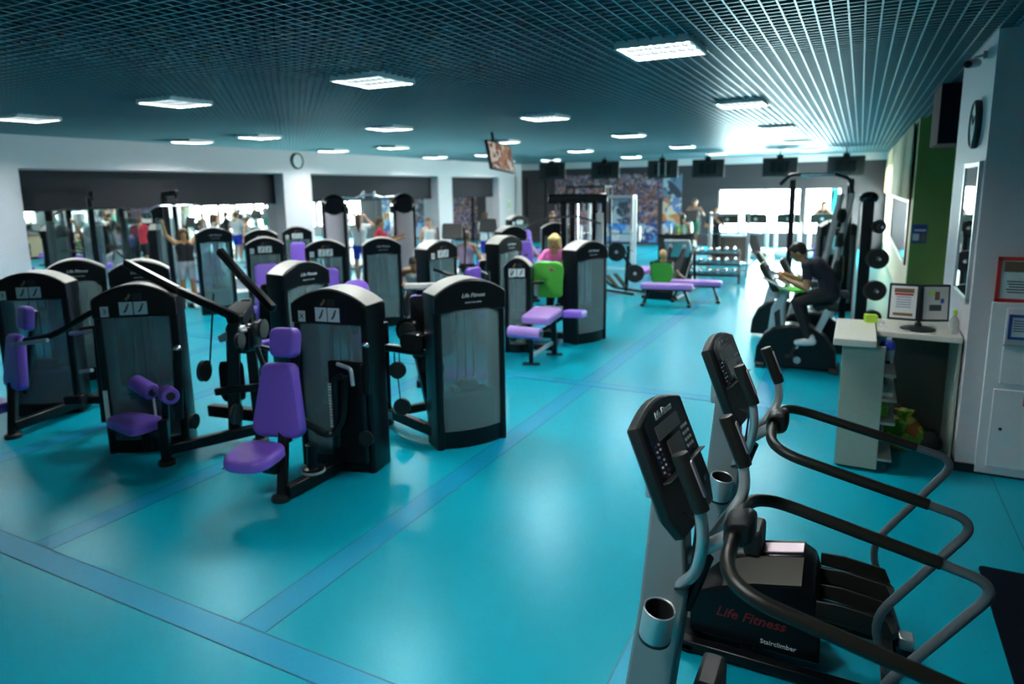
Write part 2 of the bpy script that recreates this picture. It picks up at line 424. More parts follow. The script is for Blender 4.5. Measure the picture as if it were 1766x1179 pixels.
# green return wall, pier and the wall beside the camera
struct('wall_green', MB().b2((XR, 14.3, 0), (2.8, 14.45, 4.05)), 'greenwall', smooth=False)
PY = 6.5
struct('wall_pier', MB().b2((XR, PY, 0), (2.8, 8.5, 3.61)), 'white', smooth=False)
struct('wall_recess', MB().b2((2.6, 8.5, 0), (2.8, 14.3, 3.61)), 'white', smooth=False)
struct('wall_side', MB().b2((2.7, YB, 0), (2.9, PY, 3.61)), 'white', smooth=False)
struct('wall_back', MB().b2((XL-.4, YB-.2, 0), (2.9, YB, 4.05)), 'white', smooth=False)
struct('baseboard_pier', MB().b2((XR-.015, PY-.018, 0), (2.7, PY, .075)).b2((XR-.018, PY, 0), (XR, 8.5, .075)), 'skirt', smooth=False)
struct('trim_beam', MB().b2((.77, 9.6, 2.86), (2.6, 10.6, 3.545)), 'plenum', smooth=False)
# outdoor greenery beyond the window wall
def plant_mass(x, y, s, lab):
    rnd = random.Random(x*7+y); mb = MB()
    for k in range(260):
        th = rnd.uniform(0, 2*PI); ph = math.acos(rnd.uniform(-1, 1)); rr = s*(.75+.3*rnd.random())
        p = Vector((x+math.sin(ph)*math.cos(th)*rr, y+math.sin(ph)*math.sin(th)*rr, s*.9+math.cos(ph)*rr*.9))
        mb.box(p, (.34, .22, .02), (rnd.uniform(0, 3), rnd.uniform(0, 3), rnd.uniform(0, 3)))
    root = thing('garden_bush', lab, 'bush', (0, 0, 0)); mb.build('foliage', 'leaf', root, smooth=False)
    MB().tube([(x, y, 0), (x+.05, y, s*.9)], [.09, .06], 8).build('trunk', 'wood', root)
M['leaf'] = mat('leaf', (.10, .30, .04), .6, noise=.4, nscale=3)
plant_mass(5., 24., 1.7, 'green bush outside the right windows near the far corner')
plant_mass(4.6, 19., 1.3, 'green bush outside the right windows nearer the green wall')
for n, loc, rot, sx, sy in (('portal_far', ((W1[0]+W2[1])/2, YF+.4, 1.42), (R(90), 0, R(180)), 4.6, 1.9), ('portal_right', (XR+.35, 25.4, 1.65), (R(90), 0, R(90)), 5.6, 2.8)):
    ld = bpy.data.lights.new(n, 'AREA'); ld.shape = 'RECTANGLE'; ld.size = sx; ld.size_y = sy; ld.cycles.is_portal = True
    lo = bpy.data.objects.new(n, ld); COL.objects.link(lo); lo.location = loc
    d = Vector((0, -1, 0)) if n == 'portal_far' else Vector((-1, 0, 0))
    lo.rotation_euler = d.to_track_quat('-Z', 'Y').to_euler()

# ------------------------------------------------------------------ ceiling lights
def light_fixture():
    t = thing('ceiling_light', None, 'ceiling light', (0, 0, 0))
    mb = MB(); h = .30
    for a in (-1, 1): mb.b2((a*h-.012, -h, -.03), (a*h+.012, h, .03)); mb.b2((-h, a*h-.012, -.03), (h, a*h+.012, .03))
    mb.build('frame', 'lampframe', t, smooth=False)
    MB().b2((-h, -h, .0), (h, h, .01)).build('lamp_panel', 'lamp', t, smooth=False)
    mb = MB()
    for k in range(1, 8):
        u = -h+k*.075; mb.b2((u-.005, -h, -.026), (u+.005, h, -.002))
    for k in (1, 2): u = -h+k*.2; mb.b2((-h, u-.009, -.026), (h, u+.009, -.002))
    mb.build('louver', 'louver', t, smooth=False)
    return t
LX = (-1.55, -4.55, -7.62, -10.85, -12.85); LY = (1.2, 5.8, 10.1, 14.5, 19.5, 24.6)
proto = light_fixture(); first = True
rown = ('added behind the camera to brighten the foreground', 'in the row nearest the camera', 'in the second row', 'in the third row', 'in the fourth row', 'in the row nearest the far wall')
coln = ('by the windows', 'second from the windows', 'in the middle of the ceiling', 'second from the mirror wall', 'beside the mirror wall')
for j, yy in enumerate(LY):
    for i, xx in enumerate(LX):
        if j == 0 and i > 0: continue  # only one lamp behind the camera, added unseen to brighten the foreground
        lab = 'square ceiling light %s, %s' % (rown[j], coln[i])
        if first: proto.location = (xx, yy, ZC-.012); proto['label'] = lab; proto['group'] = 'square ceiling lights'; first = False
        else: copy_tree(proto, (xx, yy, ZC-.012), 0, lab)

# ------------------------------------------------------------------ right pier fittings
t = thing('wall_clock', 'round wall clock with dark rim high on the white pier', 'clock', (XR, 7.1, 2.89))
MB().lathe([(.0, 0), (.2, 0), (.205, .03), (.19, .05), (.178, .05), (.178, .035), (0, .035)], axis=(-1, 0, 0), seg=32).build('rim', 'matte', t)
MB().lathe([(0, .036), (.178, .036), (.178, .04), (0, .04)], axis=(-1, 0, 0), seg=32).build('dial', 'paper', t)
mb = MB().bar((-.043, 0, 0), (-.043, .06, .08), .006, .01, (1, 0, 0)).bar((-.043, 0, 0), (-.043, -.11, .06), .006, .008, (1, 0, 0))
mb.build('hands', 'darkprint', t)
t = thing('framed_mirror', 'silver framed mirror on the side of the white pier', 'mirror', (XR, 7.03, 1.99))
mb = MB()
for a in (-1, 1): mb.b2((-.03, a*.42-.02, -.56), (0, a*.42+.02, .56)); mb.b2((-.03, -.44, a*.56-.02), (0, .44, a*.56+.02))
mb.build('frame', 'silver', t, bev=.004); MB().b2((-.018, -.41, -.55), (-.01, .41, .55)).build('glass', 'mirror', t, smooth=False)
t = thing('security_camera', 'small white security camera at the top of the pier', 'camera', (XR, 7.0, 3.44))
MB().b2((-.03, -.03, -.03), (0, .03, .03)).bar((-.02, 0, 0), (-.09, -.04, -.02), .02, .02).build('bracket', 'white', t)
MB().cyl((-.06, .05, -.05), (-.14, -.13, -.08), .035, seg=14).build('housing', 'white', t); MB().cyl((-.14, -.13, -.08), (-.147, -.146, -.083), .028, seg=14).build('lens', 'black', t)
# fire hose cabinet
t = thing('fire_cabinet', 'white two-door fire hose cabinet set into the white pier', 'cabinet', (1.4, PY, 0))
MB().b2((-.40, -.03, .02), (.42, 0, 1.46)).build('frame', 'whitegloss', t, bev=.004)
d = MB().b2((-.30, -.045, .80), (.38, -.03, 1.42)).build('door', 'whitegloss', t, bev=.004)
MB().b2((-.31, -.06, 1.115), (-.17, -.044, 1.13)).build('handle', 'silver', d, bev=.003)
d2 = MB().b2((-.33, -.045, .09), (.38, -.03, .75)).build('door', 'whitegloss', t, bev=.004)
MB().cyl((-.26, -.052, .42), (-.26, -.044, .42), .013, seg=12).build('lock', 'matte', d2)
s = MB().mat('redprint').b2((-.13, -.049, .63), (.05, -.045, .72)).build('hydrant_sign', parent=d2, smooth=False)
text('sign_lettering', 'ПК', .07, 'paper', s, frame_m((-.04, -.05, .675), (1, 0, 0), (0, 0, 1)))
def sheet(name, label, cat, loc, w, h, border, bcol, lines, axis='x'):
    t = thing(name, label, cat, loc); b = MB()
    b.mat(bcol); 
    for a in (-1, 1): b.b2((a*(w/2-border/2)-border/2, -.016, -h/2), (a*(w/2-border/2)+border/2, 0, h/2)); b.b2((-w/2, -.016, a*(h/2-border/2)-border/2), (w/2, 0, a*(h/2-border/2)+border/2))
    b.build('frame', parent=t, bev=.002)
    p = MB().mat('paper').b2((-w/2+border, -.008, -h/2+border), (w/2-border, -.002, h/2-border))
    p.mat('darkprint')
    for x0, x1, z0, z1, *c in lines:
        p.mat(c[0] if c else 'darkprint'); p.b2((x0*w/2, -.0095, z0*h/2), (x1*w/2, -.008, z1*h/2))
    p.build('sheet', parent=t, smooth=False); return t
rl = [(-.8, .8, .34, .8, 'brownprint')]+[(-.7+.04*(k % 3), .1+.12*(k % 2), -.1-k*.12, -.05-k*.12) for k in range(5)]+[(.3, .75, -.6, -.05, 'brownprint')]
sheet('framed_notice', 'red framed notice above the white fire cabinet', 'notice', (1.24, PY-.001, 1.64), .46, .36, .028, 'redprint', rl)
bl = [(-.75, .75, .45-k*.2, .53-k*.2, 'blueprint') for k in range(5)]
sheet('evacuation_notice', 'small blue bordered notice on the cabinet upper door', 'notice', (1.26, PY-.046, 1.27), .29, .2, .022, 'blueprint', bl)
t = tag(MB().mat('blueprint').b2((.88, 14.285, 1.33), (1.12, 14.299, 1.67)).mat('paper').b2((.9, 14.283, 1.38), (1.0, 14.286, 1.5)).b2((.92, 14.283, 1.55), (1.1, 14.286, 1.58)).mat('brownprint').b2((1.03, 14.283, 1.36), (1.1, 14.286, 1.5)).build('poster', smooth=False), 'small blue poster on the green wall', 'poster')
# wall clock on the left wall pier
t = thing('wall_clock', 'round white wall clock with dark rim above the mirror wall', 'clock', (XL, 14.3, 3.28))
MB().lathe([(.15, 0), (.22, 0), (.22, .04), (.185, .05), (.185, .03)], axis=(1, 0, 0), seg=30, cap=False).build('rim', 'matte', t)
MB().lathe([(0, .02), (.19, .02), (.19, .03), (0, .03)], axis=(1, 0, 0), seg=30).build('dial', 'paper', t)
sheet('notice', 'pale green notice on the white pier by the far corner', 'notice', (0, 0, 0), .3, .45, .02, 'lime', [(-.7, .7, -.6+k*.25, -.5+k*.25) for k in range(5)])
o = [x for x in bpy.data.objects if x.get('label') == 'pale green notice on the white pier by the far corner'][0]
o.location = (XL+.001, 27.1, 1.75); o.rotation_euler = (0, 0, R(90))
# ------------------------------------------------------------------ selectorised strength machines
def tower(t, W=.72, D=.30, H=1.6, placard=True, logo=True, number='3'):
    """weight tower: front (exercise card) faces -y, maker's side faces +y"""
    pw = .075; hs = H-.13; cb = H-.30
    for s in (-1, 1):
        x = s*(W/2-pw/2); prof = rrect(pw, D, .03, 3)
        mb = MB(); mb.loft([[(x+u, v, z) for u, v in prof] for z in (0, hs)]); mb.build('side_post', 'frame', t)
    # domed cap
    n = 14; top = [(-W/2+.001+(W-.002)*i/n) for i in range(n+1)]
    arch = lambda x: hs-.005+.13*(1-(2*x/W)**2)
    poly = [(-W/2+.001, cb), (W/2-.001, cb)]+[(x, arch(x)) for x in reversed(top)]
    MB().prism(poly, -D/2-.012, D/2+.02, lambda u, v, q: (u, q, v)).build('cap', 'frame', t, bev=.012)
    mb = MB(); rings = []
    for x in top:
        z = arch(x)+.002; rings.append([(x*.985, -D/2+.012, z), (x*.985, D/2-.004, z), (x*.985, D/2-.004, z+.008), (x*.985, -D/2+.012, z+.008)])
    mb.loft(rings); mb.build('crown_trim', 'trim', t)
    def bowed(y0, bow, sgn, z0, z1, th=.012):
        mb = MB(); k = 10; w = W/2-pw+.004; rings = []
        for i in range(k+1):
            u = -1+2*i/k; y = y0+sgn*bow*(1-u*u)
            rings.append([(u*w, y, z0), (u*w, y+th*sgn, z0), (u*w, y+th*sgn, z1), (u*w, y, z1)])
        return mb.loft(rings)
    bowed(-D/2+.02, .012, -1, .13, cb+.02).build('front_panel', 'shroud', t)
    bowed(D/2-.02, .05, 1, .17, cb+.02).build('rear_panel', 'shroud', t)
    mb = bowed(D/2-.03, .06, 1, .0, .17); mb.b2((-W/2+pw, -D/2+.03, .02), (W/2-pw, D/2-.03, .07))
    mb.loft([[((-1+2*i/8)*(W/2-pw), -D/2+.01-.04*(1-(-1+2*i/8)**2), z) for i in range(9)]+[(W/2-pw, 0, z), (-W/2+pw, 0, z)] for z in (0, .13)])
    mb.build('base_cover', 'frame', t)
    mb = MB()
    for k in range(14): mb.b2((-.15, -.07, .10+k*.033), (.15, .07, .10+k*.033+.029))
    mb.build('weight_stack', 'plate', t, smooth=False)
    MB().b2((-W/2+pw+.02, -.10, .05), (W/2-pw-.02, .10, .50)).b2((-.10, -.09, .5), (.10, .09, .62)).build('stack_guard', 'matte', t, bev=.04)
    for s in (-1, 1): MB().cyl((s*.085, 0, .1), (s*.085, 0, H-.25), .013, seg=10).build('guide_rod', 'silver', t)
    MB().cyl((0, 0, .55), (0, 0, H-.25), .009, seg=8).build('cable', 'matte', t)
    if placard:
        yy = -D/2-.014
        mb = MB().mat('placard')
        for s in (-1, 1): mb.mat('placard').b2((s*.062-.057, yy-.002, H-.275), (s*.062+.057, yy, H-.155)); mb.mat('darkprint').bars([(s*.062-.02, yy-.003, H-.25), (s*.062, yy-.003, H-.23), (s*.062+.015, yy-.003, H-.19)], .018, .002, (0, 1, 0)).mat('darkprint').sphere((s*.062+.02, yy-.002, H-.18), .01, 8, (1, .2, 1))
        mb.build('exercise_card', parent=t, smooth=False)
        mb = MB().mat('brownprint').bars([(-.06, yy-.001, H-.135), (-.035, yy-.001, H-.115), (-.02, yy-.001, H-.085)], .022, .002, (0, 1, 0)).mat('matte').b2((0, yy-.002, H-.14), (.08, yy, H-.08))
        mb.build('muscle_chart', parent=t, smooth=False)
        st = MB().mat('placard').b2((-W/2+pw+.005, yy-.002, H-.285), (-W/2+pw+.075, yy, H-.19)).build('number_card', parent=t, smooth=False)
        text('number', number, .06, 'darkprint', st, frame_m((-W/2+pw+.04, yy-.003, H-.238), (1, 0, 0), (0, 0, 1)))
    if logo:
        yy = D/2+.021
        g = text('maker_lettering', 'Life Fitness', .052, 'letter', t, frame_m((-.02, yy, H-.15), (-1, 0, 0), (0, 0, 1)), .35)
        text('series_lettering', 'SIGNATURE SERIES', .02, 'letter', t, frame_m((-.02, yy, H-.215), (-1, 0, 0), (0, 0, 1)))
def pad(name, t, w, h, th, m, o, xa, ya, taper=0., r=.05, waist=0.):
    """upholstered pad: width along xa, height along ya, centred at o, thickness along normal"""
    out = []
    for u, v in rrect(w, h, min(r, w*.45, h*.45), 6):
        k = 1+taper*(v/h); 
        if waist: k *= 1-waist*math.exp(-((v/h-.32)/.16)**2)
        out.append((u*k, v))
    fm = frame_m(o, xa, ya)
    lay = [(.012, -th*.5), (0, -th*.38), (0, th*.1), (.006, th*.32), (.022, th*.46), (.05, th*.5)]
    return MB().slab(out, lay, lambda u, v, q: fm @ Vector((u, v, q))).build(name, m, t)
def back_plate(name, t, w, h, m, o, xa, ya):
    fm = frame_m(o, xa, ya)
    return MB().slab(rrect(w, h, .04, 4), [(.02, -.05), (0, -.035), (0, 0)], lambda u, v, q: fm @ Vector((u, v, q))).build(name, m, t)
def roller(t, p0, p1, r, m='purple'):
    p0, p1 = Vector(p0), Vector(p1); d = (p1-p0).normalized(); L = (p1-p0).length
    o = MB().lathe([(r*.55, 0), (r*.9, .004), (r, .018), (r, L-.018), (r*.9, L-.004), (r*.55, L)], p0, d, 20).build('roller_pad', m, t)
    for q in (p0, p1): MB().cyl(q-d*.012, q+d*.012, r*.5, seg=16).build('end_cap', 'matte', o)
def foot(t, x, y): MB().lathe([(.075, 0), (.08, .012), (.075, .04), (.05, .055)], (x, y, 0), seg=20).build('foot', 'rubber', t)
def pulley(t, c, ax, r=.075):
    a = Vector(ax).normalized(); c = Vector(c)
    MB().lathe([(r*.2, -.022), (r, -.02), (r*.9, 0), (r, .02), (r*.2, .022)], c, a, 20).build('pulley', 'matte', t)
def rect_tube(t, name, pts, w=.07, h=.09, m='frame', bev=.012): return MB().bars(pts, w, h).build(name, m, t, bev=bev)
def tubes(t, name, pts, r=.022, m='frame', f=.08): return MB().tube(fillet(pts, f), r, 10).build(name, m, t)

# --- front chest machine with the violet-blue pad (nearest, middle)
t = thing('chest_press_machine', 'black weight machine with tall purple backrest standing nearest the camera on open blue floor', 'gym machine', (-3.97, 4.42, 0), 8.5)
tower(t, .74, .30, 1.6, logo=False, number='X')
rect_tube(t, 'base_rail', [(-.05, -.80, .07), (.10, .05, .07)], .09, .10)
rect_tube(t, 'seat_post', [(-.09, -.80, .03), (-.14, -.66, .52)], .075, .075); foot(t, -.09, -.81)
MB().prism([(-.30, .36), (.0, .36), (-.02, .26), (-.10, .20), (-.2, .22)], -.06, .06, lambda u, v, q: (-.17+q, -.78+u*.9+.12, v)).build('seat_bracket', 'frame', t, bev=.01)
pad('seat', t, .40, .40, .09, 'purple', (-.22, -.93, .40), (1, .05, 0), (-.05, 1, .10), .10, .14)
tubes(t, 'adjust_lever', [(-.32, -.95, .33), (-.42, -1.06, .33)], .012, 'silver'); 
bx, by = Vector((1, .08, 0)).normalized(), Vector((.08, .16, 1)).normalized()
pad('backrest', t, .40, .60, .10, 'purple', (-.19, -.62, .76), bx, by, -.34, .09, .12)
pad('headrest', t, .245, .24, .10, 'purple', (-.155, -.545, 1.22), bx, by, .04, .06)
rect_tube(t, 'back_post', [(-.16, -.60, .40), (-.10, -.46, 1.25)], .06, .06)
tubes(t, 'pivot_arm', [(-.14, -.52, .62), (.0, -.48, .50), (.12, -.40, .40), (.2, -.33, .52), (.22, -.28, .9)], .03)
MB().lathe([(.09, 0), (.09, .02), (.05, .03), (.045, .2), (.055, .22), (0, .23)], (.0, -.50, .14), seg=20).build('pivot_post', 'frame', t)
MB().lathe([(.10, 0), (.10, .018), (.06, .02)], (.0, -.50, .125), seg=20).build('pivot_flange', 'silver', t)
tubes(t, 'press_arm', [(.14, -.34, .3), (.16, -.36, .88), (.24, -.36, .93)], .028)
tubes(t, 'handle', [(.20, -.36, 1.02), (.35, -.40, 1.0), (.36, -.40, .86)], .017, 'silver', .03)
tubes(t, 'handle', [(.40, -.24, 1.16), (.40, -.26, .75)], .03, 'frame')
MB().sphere((.40, -.24, 1.16), .032, 10).build('knob', 'chrome', t)
mb = MB()
for k in range(16): mb.b2((.015, -.24, .42+k*.025), (.045, -.22, .432+k*.025))
mb.build('selector_labels', 'placard', t, smooth=False)
MB().b2((.0, -.22, .10), (.34, -.16, 1.0)).build('lower_guard', 'frame', t, bev=.02)
MB().lathe([(0, 0), (.07, 0), (.07, .02), (0, .025)], (.34, -.2, .34), (0, -1, 0), 20).build('hub_cover', 'matte', t)
MB().b2((-.335, -.205, .5), (-.295, -.2, .78)).build('warning_label', 'placard', t, smooth=False)

# --- machine left of it with two roller pads and raised arms
t = thing('pulldown_machine', 'black weight machine with two purple rollers and raised arms, left of the tall purple backrest', 'gym machine', (-5.97, 3.95, 0), 37.7)
tower(t, .72, .30, 1.6, logo=False)
M1 = Matrix.Rotation(R(-37.7), 4, 'Z') @ Matrix.Translation((5.97, -3.95, 0))
Wl = lambda x, y, z: M1 @ Vector((x, y, z))
rect_tube(t, 'base_rail', [Wl(-5.43, 3.69, .14), Wl(-5.1, 4.42, .14)], .07, .10)
for p in ((-5.43, 3.69), (-5.08, 4.45)):
    q = Wl(*p, 0); foot(t, q.x, q.y)
rect_tube(t, 'front_upright', [Wl(-5.43, 3.69, .04), Wl(-5.43, 3.69, .42)], .08, .08)
rect_tube(t, 'rear_upright', [Wl(-5.08, 4.45, .04), Wl(-5.12, 4.45, 1.42)], .09, .09)
rect_tube(t, 'cross_rail', [Wl(-5.08, 4.45, .28), Wl(-5.7, 4.4, .26)], .09, .12)
rect_tube(t, 'roller_post', [Wl(-5.50, 3.75, .2), Wl(-5.46, 3.76, .66)], .06, .06)
tubes(t, 'roller_axle', [Wl(-5.86, 3.72, .70), Wl(-5.46, 3.70, .67), Wl(-5.14, 3.62, .72)], .018, 'chrome', .05)
roller(t, Wl(-5.84, 3.74, .71), Wl(-5.55, 3.70, .66), .073); roller(t, Wl(-5.39, 3.72, .67), Wl(-5.13, 3.58, .71), .073)
pad('seat', t, .30, .50, .09, 'purple', Wl(-5.78, 3.64, .36), (M1.to_3x3() @ Vector((0, 1, 0))), (M1.to_3x3() @ Vector((-1, 0, .02))), -.35, .09)
rect_tube(t, 'seat_post', [Wl(-5.72, 3.72, .08), Wl(-5.72, 3.70, .34)], .07, .07)
mb = MB()
for k in range(14): mb.b2(tuple(a-.012 for a in Wl(-5.62, 3.76, .42+k*.02)), tuple(a+.004 for a in Wl(-5.62, 3.76, .42+k*.02)))
mb.build('selector_labels', 'placard', t, smooth=False)
for a, b, c in (((-6.34, 4.1, 1.76), (-5.62, 4.12, 1.52), (-4.82, 4.12, 1.30)), ((-5.55, 4.55, 1.86), (-5.2, 4.5, 1.62), (-4.72, 4.4, 1.36))):
    rect_tube(t, 'lever_arm', [Wl(*a), Wl(*b), Wl(*c)], .06, .075)
rect_tube(t, 'arm_bracket', [Wl(-5.2, 4.2, 1.08), Wl(-4.9, 4.2, 1.20)], .08, .07, 'silver')
rect_tube(t, 'pivot_frame', [Wl(-5.1, 4.42, 1.36), Wl(-5.0, 4.2, 1.25), Wl(-5.02, 4.2, .98)], .16, .12)
for c, r in (((-4.82, 4.08, 1.12), .07), ((-4.66, 4.2, 1.22), .085), ((-5.35, 4.1, .78), .10), ((-5.15, 4.25, .34), .10), ((-5.3, 3.9, .36), .07)): pulley(t, Wl(*c), (1, -.3, 0), r)
tubes(t, 'handle', [Wl(-4.75, 4.2, 1.05), Wl(-4.74, 4.25, .86), Wl(-4.5, 4.25, .88)], .022, 'matte', .05)
tubes(t, 'handle', [Wl(-5.25, 3.72, .45), Wl(-5.2, 3.74, 1.08)], .04, 'frame'); MB().sphere(Wl(-5.2, 3.74, 1.08), .04, 10).build('knob', 'chrome', t)
tubes(t, 'pull_cable', [Wl(-5.25, 4.2, 1.5), Wl(-5.3, 4.12, .8)], .008, 'matte'); rect_tube(t, 'inner_post', [Wl(-5.25, 4.3, .1), Wl(-5.22, 4.35, 1.1)], .11, .11)
MB().slab(rrect(.34, .30, .08, 4), [(.03, -.11), (0, -.07), (0, .07), (.03, .11)], lambda u, v, q: Wl(-5.16+u*.8, 4.42+q, 1.06+v)).build('cam_housing', 'black', t)
MB().slab(rrect(.22, .40, .06, 4), [(.03, -.07), (0, -.05), (0, .05), (.03, .07)], lambda u, v, q: Wl(-5.3+u, 4.36+q, .62+v)).build('weight_carriage', 'frame', t)
rect_tube(t, 'lower_brace', [Wl(-5.35, 4.2, .55), Wl(-4.75, 4.5, .62)], .06, .07)
q = Wl(-6.0, 3.72, .3)
MB().b2((-.345, -.16, .32), (-.305, -.153, .62)).build('warning_label', 'placard', t, smooth=False)

# --- machine at the left picture edge
t = thing('shoulder_press_machine', 'dark weight machine with narrow blue-purple backrest at the left edge of the picture', 'gym machine', (-8.05, 4.15, 0), 38)
tower(t, .74, .30, 1.6, logo=False)
M2 = Matrix.Rotation(R(-38), 4, 'Z') @ Matrix.Translation((8.05, -4.15, 0)); W2l = lambda x, y, z: M2 @ Vector((x, y, z)); r3 = M2.to_3x3()
q = W2l(-7.5, 3.47, 0); foot(t, q.x, q.y)
rect_tube(t, 'base_rail', [W2l(-7.5, 3.47, .12), W2l(-7.75, 4.6, .12)], .09, .1)
rect_tube(t, 'seat_post', [W2l(-7.5, 3.47, .04), W2l(-7.56, 3.56, .55)], .075, .075)
bx, by = r3 @ Vector((.93, -.1, 0)), r3 @ Vector((.22, .1, 1))
pad('backrest', t, .34, .56, .09, 'purple', W2l(-7.53, 3.60, .76), bx, by, -.42, .08, .06)
pad('headrest', t, .21, .24, .09, 'purple', W2l(-7.36, 3.66, 1.21), bx, by, .05, .05)
pad('seat', t, .36, .36, .09, 'purple', W2l(-7.75, 3.42, .30), r3 @ Vector((1, 0, 0)), r3 @ Vector((0, 1, .06)), .05, .12)
rect_tube(t, 'back_post', [W2l(-7.55, 3.66, .4), W2l(-7.33, 3.74, 1.28)], .055, .055)
for y0 in (3.6, 4.15):
    tubes(t, 'press_arm', [W2l(-7.3, y0, 1.0), W2l(-7.0, y0+.1, 1.05), W2l(-6.7, y0+.4, 1.3), W2l(-6.45, y0+.55, 1.36)], .03, 'frame', .12)
    tubes(t, 'handle', [W2l(-7.42, y0-.05, .96), W2l(-7.0, y0+.05, 1.02)], .022, 'silver')
rect_tube(t, 'pivot_frame', [W2l(-6.95, 4.1, .05), W2l(-6.9, 4.1, 1.1), W2l(-6.55, 4.35, 1.1)], .08, .1)
rect_tube(t, 'side_rail', [W2l(-7.3, 3.9, .3), W2l(-6.7, 4.2, .3)], .08, .08)
pulley(t, W2l(-7.05, 3.95, .32), (1, -.3, 0), .06); tubes(t, 'adjust_lever', [W2l(-7.05, 3.95, .62), W2l(-6.85, 3.95, .66)], .02, 'silver')

# --- machine whose maker's side faces the aisle
t = thing('arm_curl_machine', 'weight machine showing its lettered smoked back panel, right of the tall purple backrest', 'gym machine', (-3.27, 5.37, 0), 234.4)
tower(t, .72, .30, 1.6, placard=False)
M3 = Matrix.Rotation(R(-234.4), 4, 'Z') @ Matrix.Translation((3.27, -5.37, 0)); L3 = lambda x, y, z: M3 @ Vector((x, y, z)); r3 = M3.to_3x3()
rect_tube(t, 'base_rail', [L3(-4.22, 5.38, .13), L3(-4.05, 5.28, .16), L3(-3.35, 5.1, .12)], .08, .1)
rect_tube(t, 'rear_rail', [L3(-4.25, 5.4, .12), L3(-3.7, 5.75, .22)], .07, .09)
q = L3(-4.28, 5.4, 0); foot(t, q.x, q.y)
rect_tube(t, 'arm_rail', [L3(-4.1, 5.22, .88), L3(-3.4, 5.18, .88)], .07, .07, 'frame')
MB().bar(L3(-4.05, 5.19, .92), L3(-3.45, 5.15, .92), .03, .012).build('rail_trim', 'trim', t)
rect_tube(t, 'seat_post', [L3(-3.72, 5.45, .15), L3(-3.85, 5.42, .82)], .08, .1)
rect_tube(t, 'front_leg', [L3(-4.25, 5.4, .02), L3(-4.22, 5.38, 1.1)], .05, .06)
bx, by = r3 @ Vector((.75, .6, 0)), r3 @ Vector((-.1, .12, 1))
back_plate('backrest_shell', t, .34, .62, 'frame', L3(-3.72, 5.42, 1.08), -bx, by)
pad('backrest', t, .34, .62, .08, 'purple', L3(-3.69, 5.48, 1.08), -bx, by, -.1, .08)
pad('seat', t, .4, .4, .08, 'purple', L3(-3.55, 5.8, .5), r3 @ Vector((1, 0, 0)), r3 @ Vector((0, 1, 0)), 0, .1)
MB().lathe([(0, -.05), (.11, -.05), (.13, -.02), (.13, .04), (.1, .06), (0, .06)], L3(-3.86, 5.3, 1.06), r3 @ Vector((.3, -1, 0)), 24).build('cam_housing', 'black', t)
MB().lathe([(0, 0), (.09, 0), (.09, .03), (.06, .04), (0, .04)], L3(-3.84, 5.24, 1.06), r3 @ Vector((.3, -1, 0)), 24).build('cam_disc', 'matte', t)
MB().slab(rrect(.3, .2, .08, 4), [(.02, -.1), (0, -.06), (0, .06), (.03, .1)], lambda u, v, q: L3(-3.72+u, 5.22+q, .98+v)).build('arm_housing', 'black', t)
MB().slab(rrect(.26, .16, .07, 4), [(.02, -.05), (0, 0), (.03, .05)], lambda u, v, q: L3(-3.6+u, 5.3+q, .72+v)).build('lower_housing', 'frame', t)
for z, xx in ((.66, -3.97), (.29, -3.93)): pulley(t, L3(xx, 5.22, z), r3 @ Vector((.3, -1, 0)), .085)
pulley(t, L3(-3.45, 5.2, .3), r3 @ Vector((.6, -1, 0)), .08)
for dx in (-.03, .03): tubes(t, 'pull_cable', [L3(-3.97+dx, 5.22, .70), L3(-3.97+dx, 5.22, .88)], .006, 'matte')
tubes(t, 'pull_cable', [L3(-3.97, 5.22, .6), L3(-3.95, 5.22, .36)], .006, 'matte')

# --- low leg curl bench in the middle aisle
t = thing('leg_curl_machine', 'low leg curl bench with shiny violet pad and long purple roller in the aisle', 'gym machine', (-4.46, 8.9, 0), 18)
tower(t, .40, .30, 1.42, placard=True, logo=False)
M4 = Matrix.Rotation(R(-18), 4, 'Z') @ Matrix.Translation((4.46, -8.9, 0)); L4 = lambda x, y, z: M4 @ Vector((x, y, z)); r3 = M4.to_3x3()
pad('thigh_pad', t, .44, .5, .1, 'violet', L4(-3.92, 8.55, .64), r3 @ Vector((1, 0, 0)), r3 @ Vector((.08, 1, .16)), 0, .05)
pad('chest_pad', t, .3, .5, .1, 'purple', L4(-3.62, 9.05, .60), r3 @ Vector((1, .2, 0)), r3 @ Vector((.1, 1, -.12)), 0, .06)
roller(t, L4(-4.28, 8.22, .44), L4(-3.78, 8.22, .44), .085, 'violet')
rect_tube(t, 'rear_leg', [L4(-3.93, 8.21, .02), L4(-3.93, 8.21, .40)], .06, .06)
MB().b2(tuple(L4(-3.93, 8.21, .01)-Vector((.12, .05, .01))), tuple(L4(-3.93, 8.21, .01)+Vector((.12, .05, .01)))).build('floor_plate', 'frame', t, bev=.004)
rect_tube(t, 'front_leg', [L4(-3.86, 8.86, .02), L4(-3.83, 8.75, .6)], .075, .08)
MB().b2(tuple(L4(-3.86, 8.86, .01)-Vector((.12, .05, .01))), tuple(L4(-3.86, 8.86, .01)+Vector((.12, .05, .01)))).build('floor_plate', 'frame', t, bev=.004)
rect_tube(t, 'side_rail', [L4(-3.93, 8.25, .12), L4(-3.86, 8.83, .2)], .04, .06, 'silver'); rect_tube(t, 'base_rail', [L4(-4.3, 8.75, .12), L4(-3.85, 8.8, .12)], .07, .09)
rect_tube(t, 'roller_arm', [L4(-4.25, 8.22, .44), L4(-4.3, 8.6, .45)], .05, .06); pulley(t, L4(-4.3, 8.4, .34), r3 @ Vector((1, 0, 0)), .08)

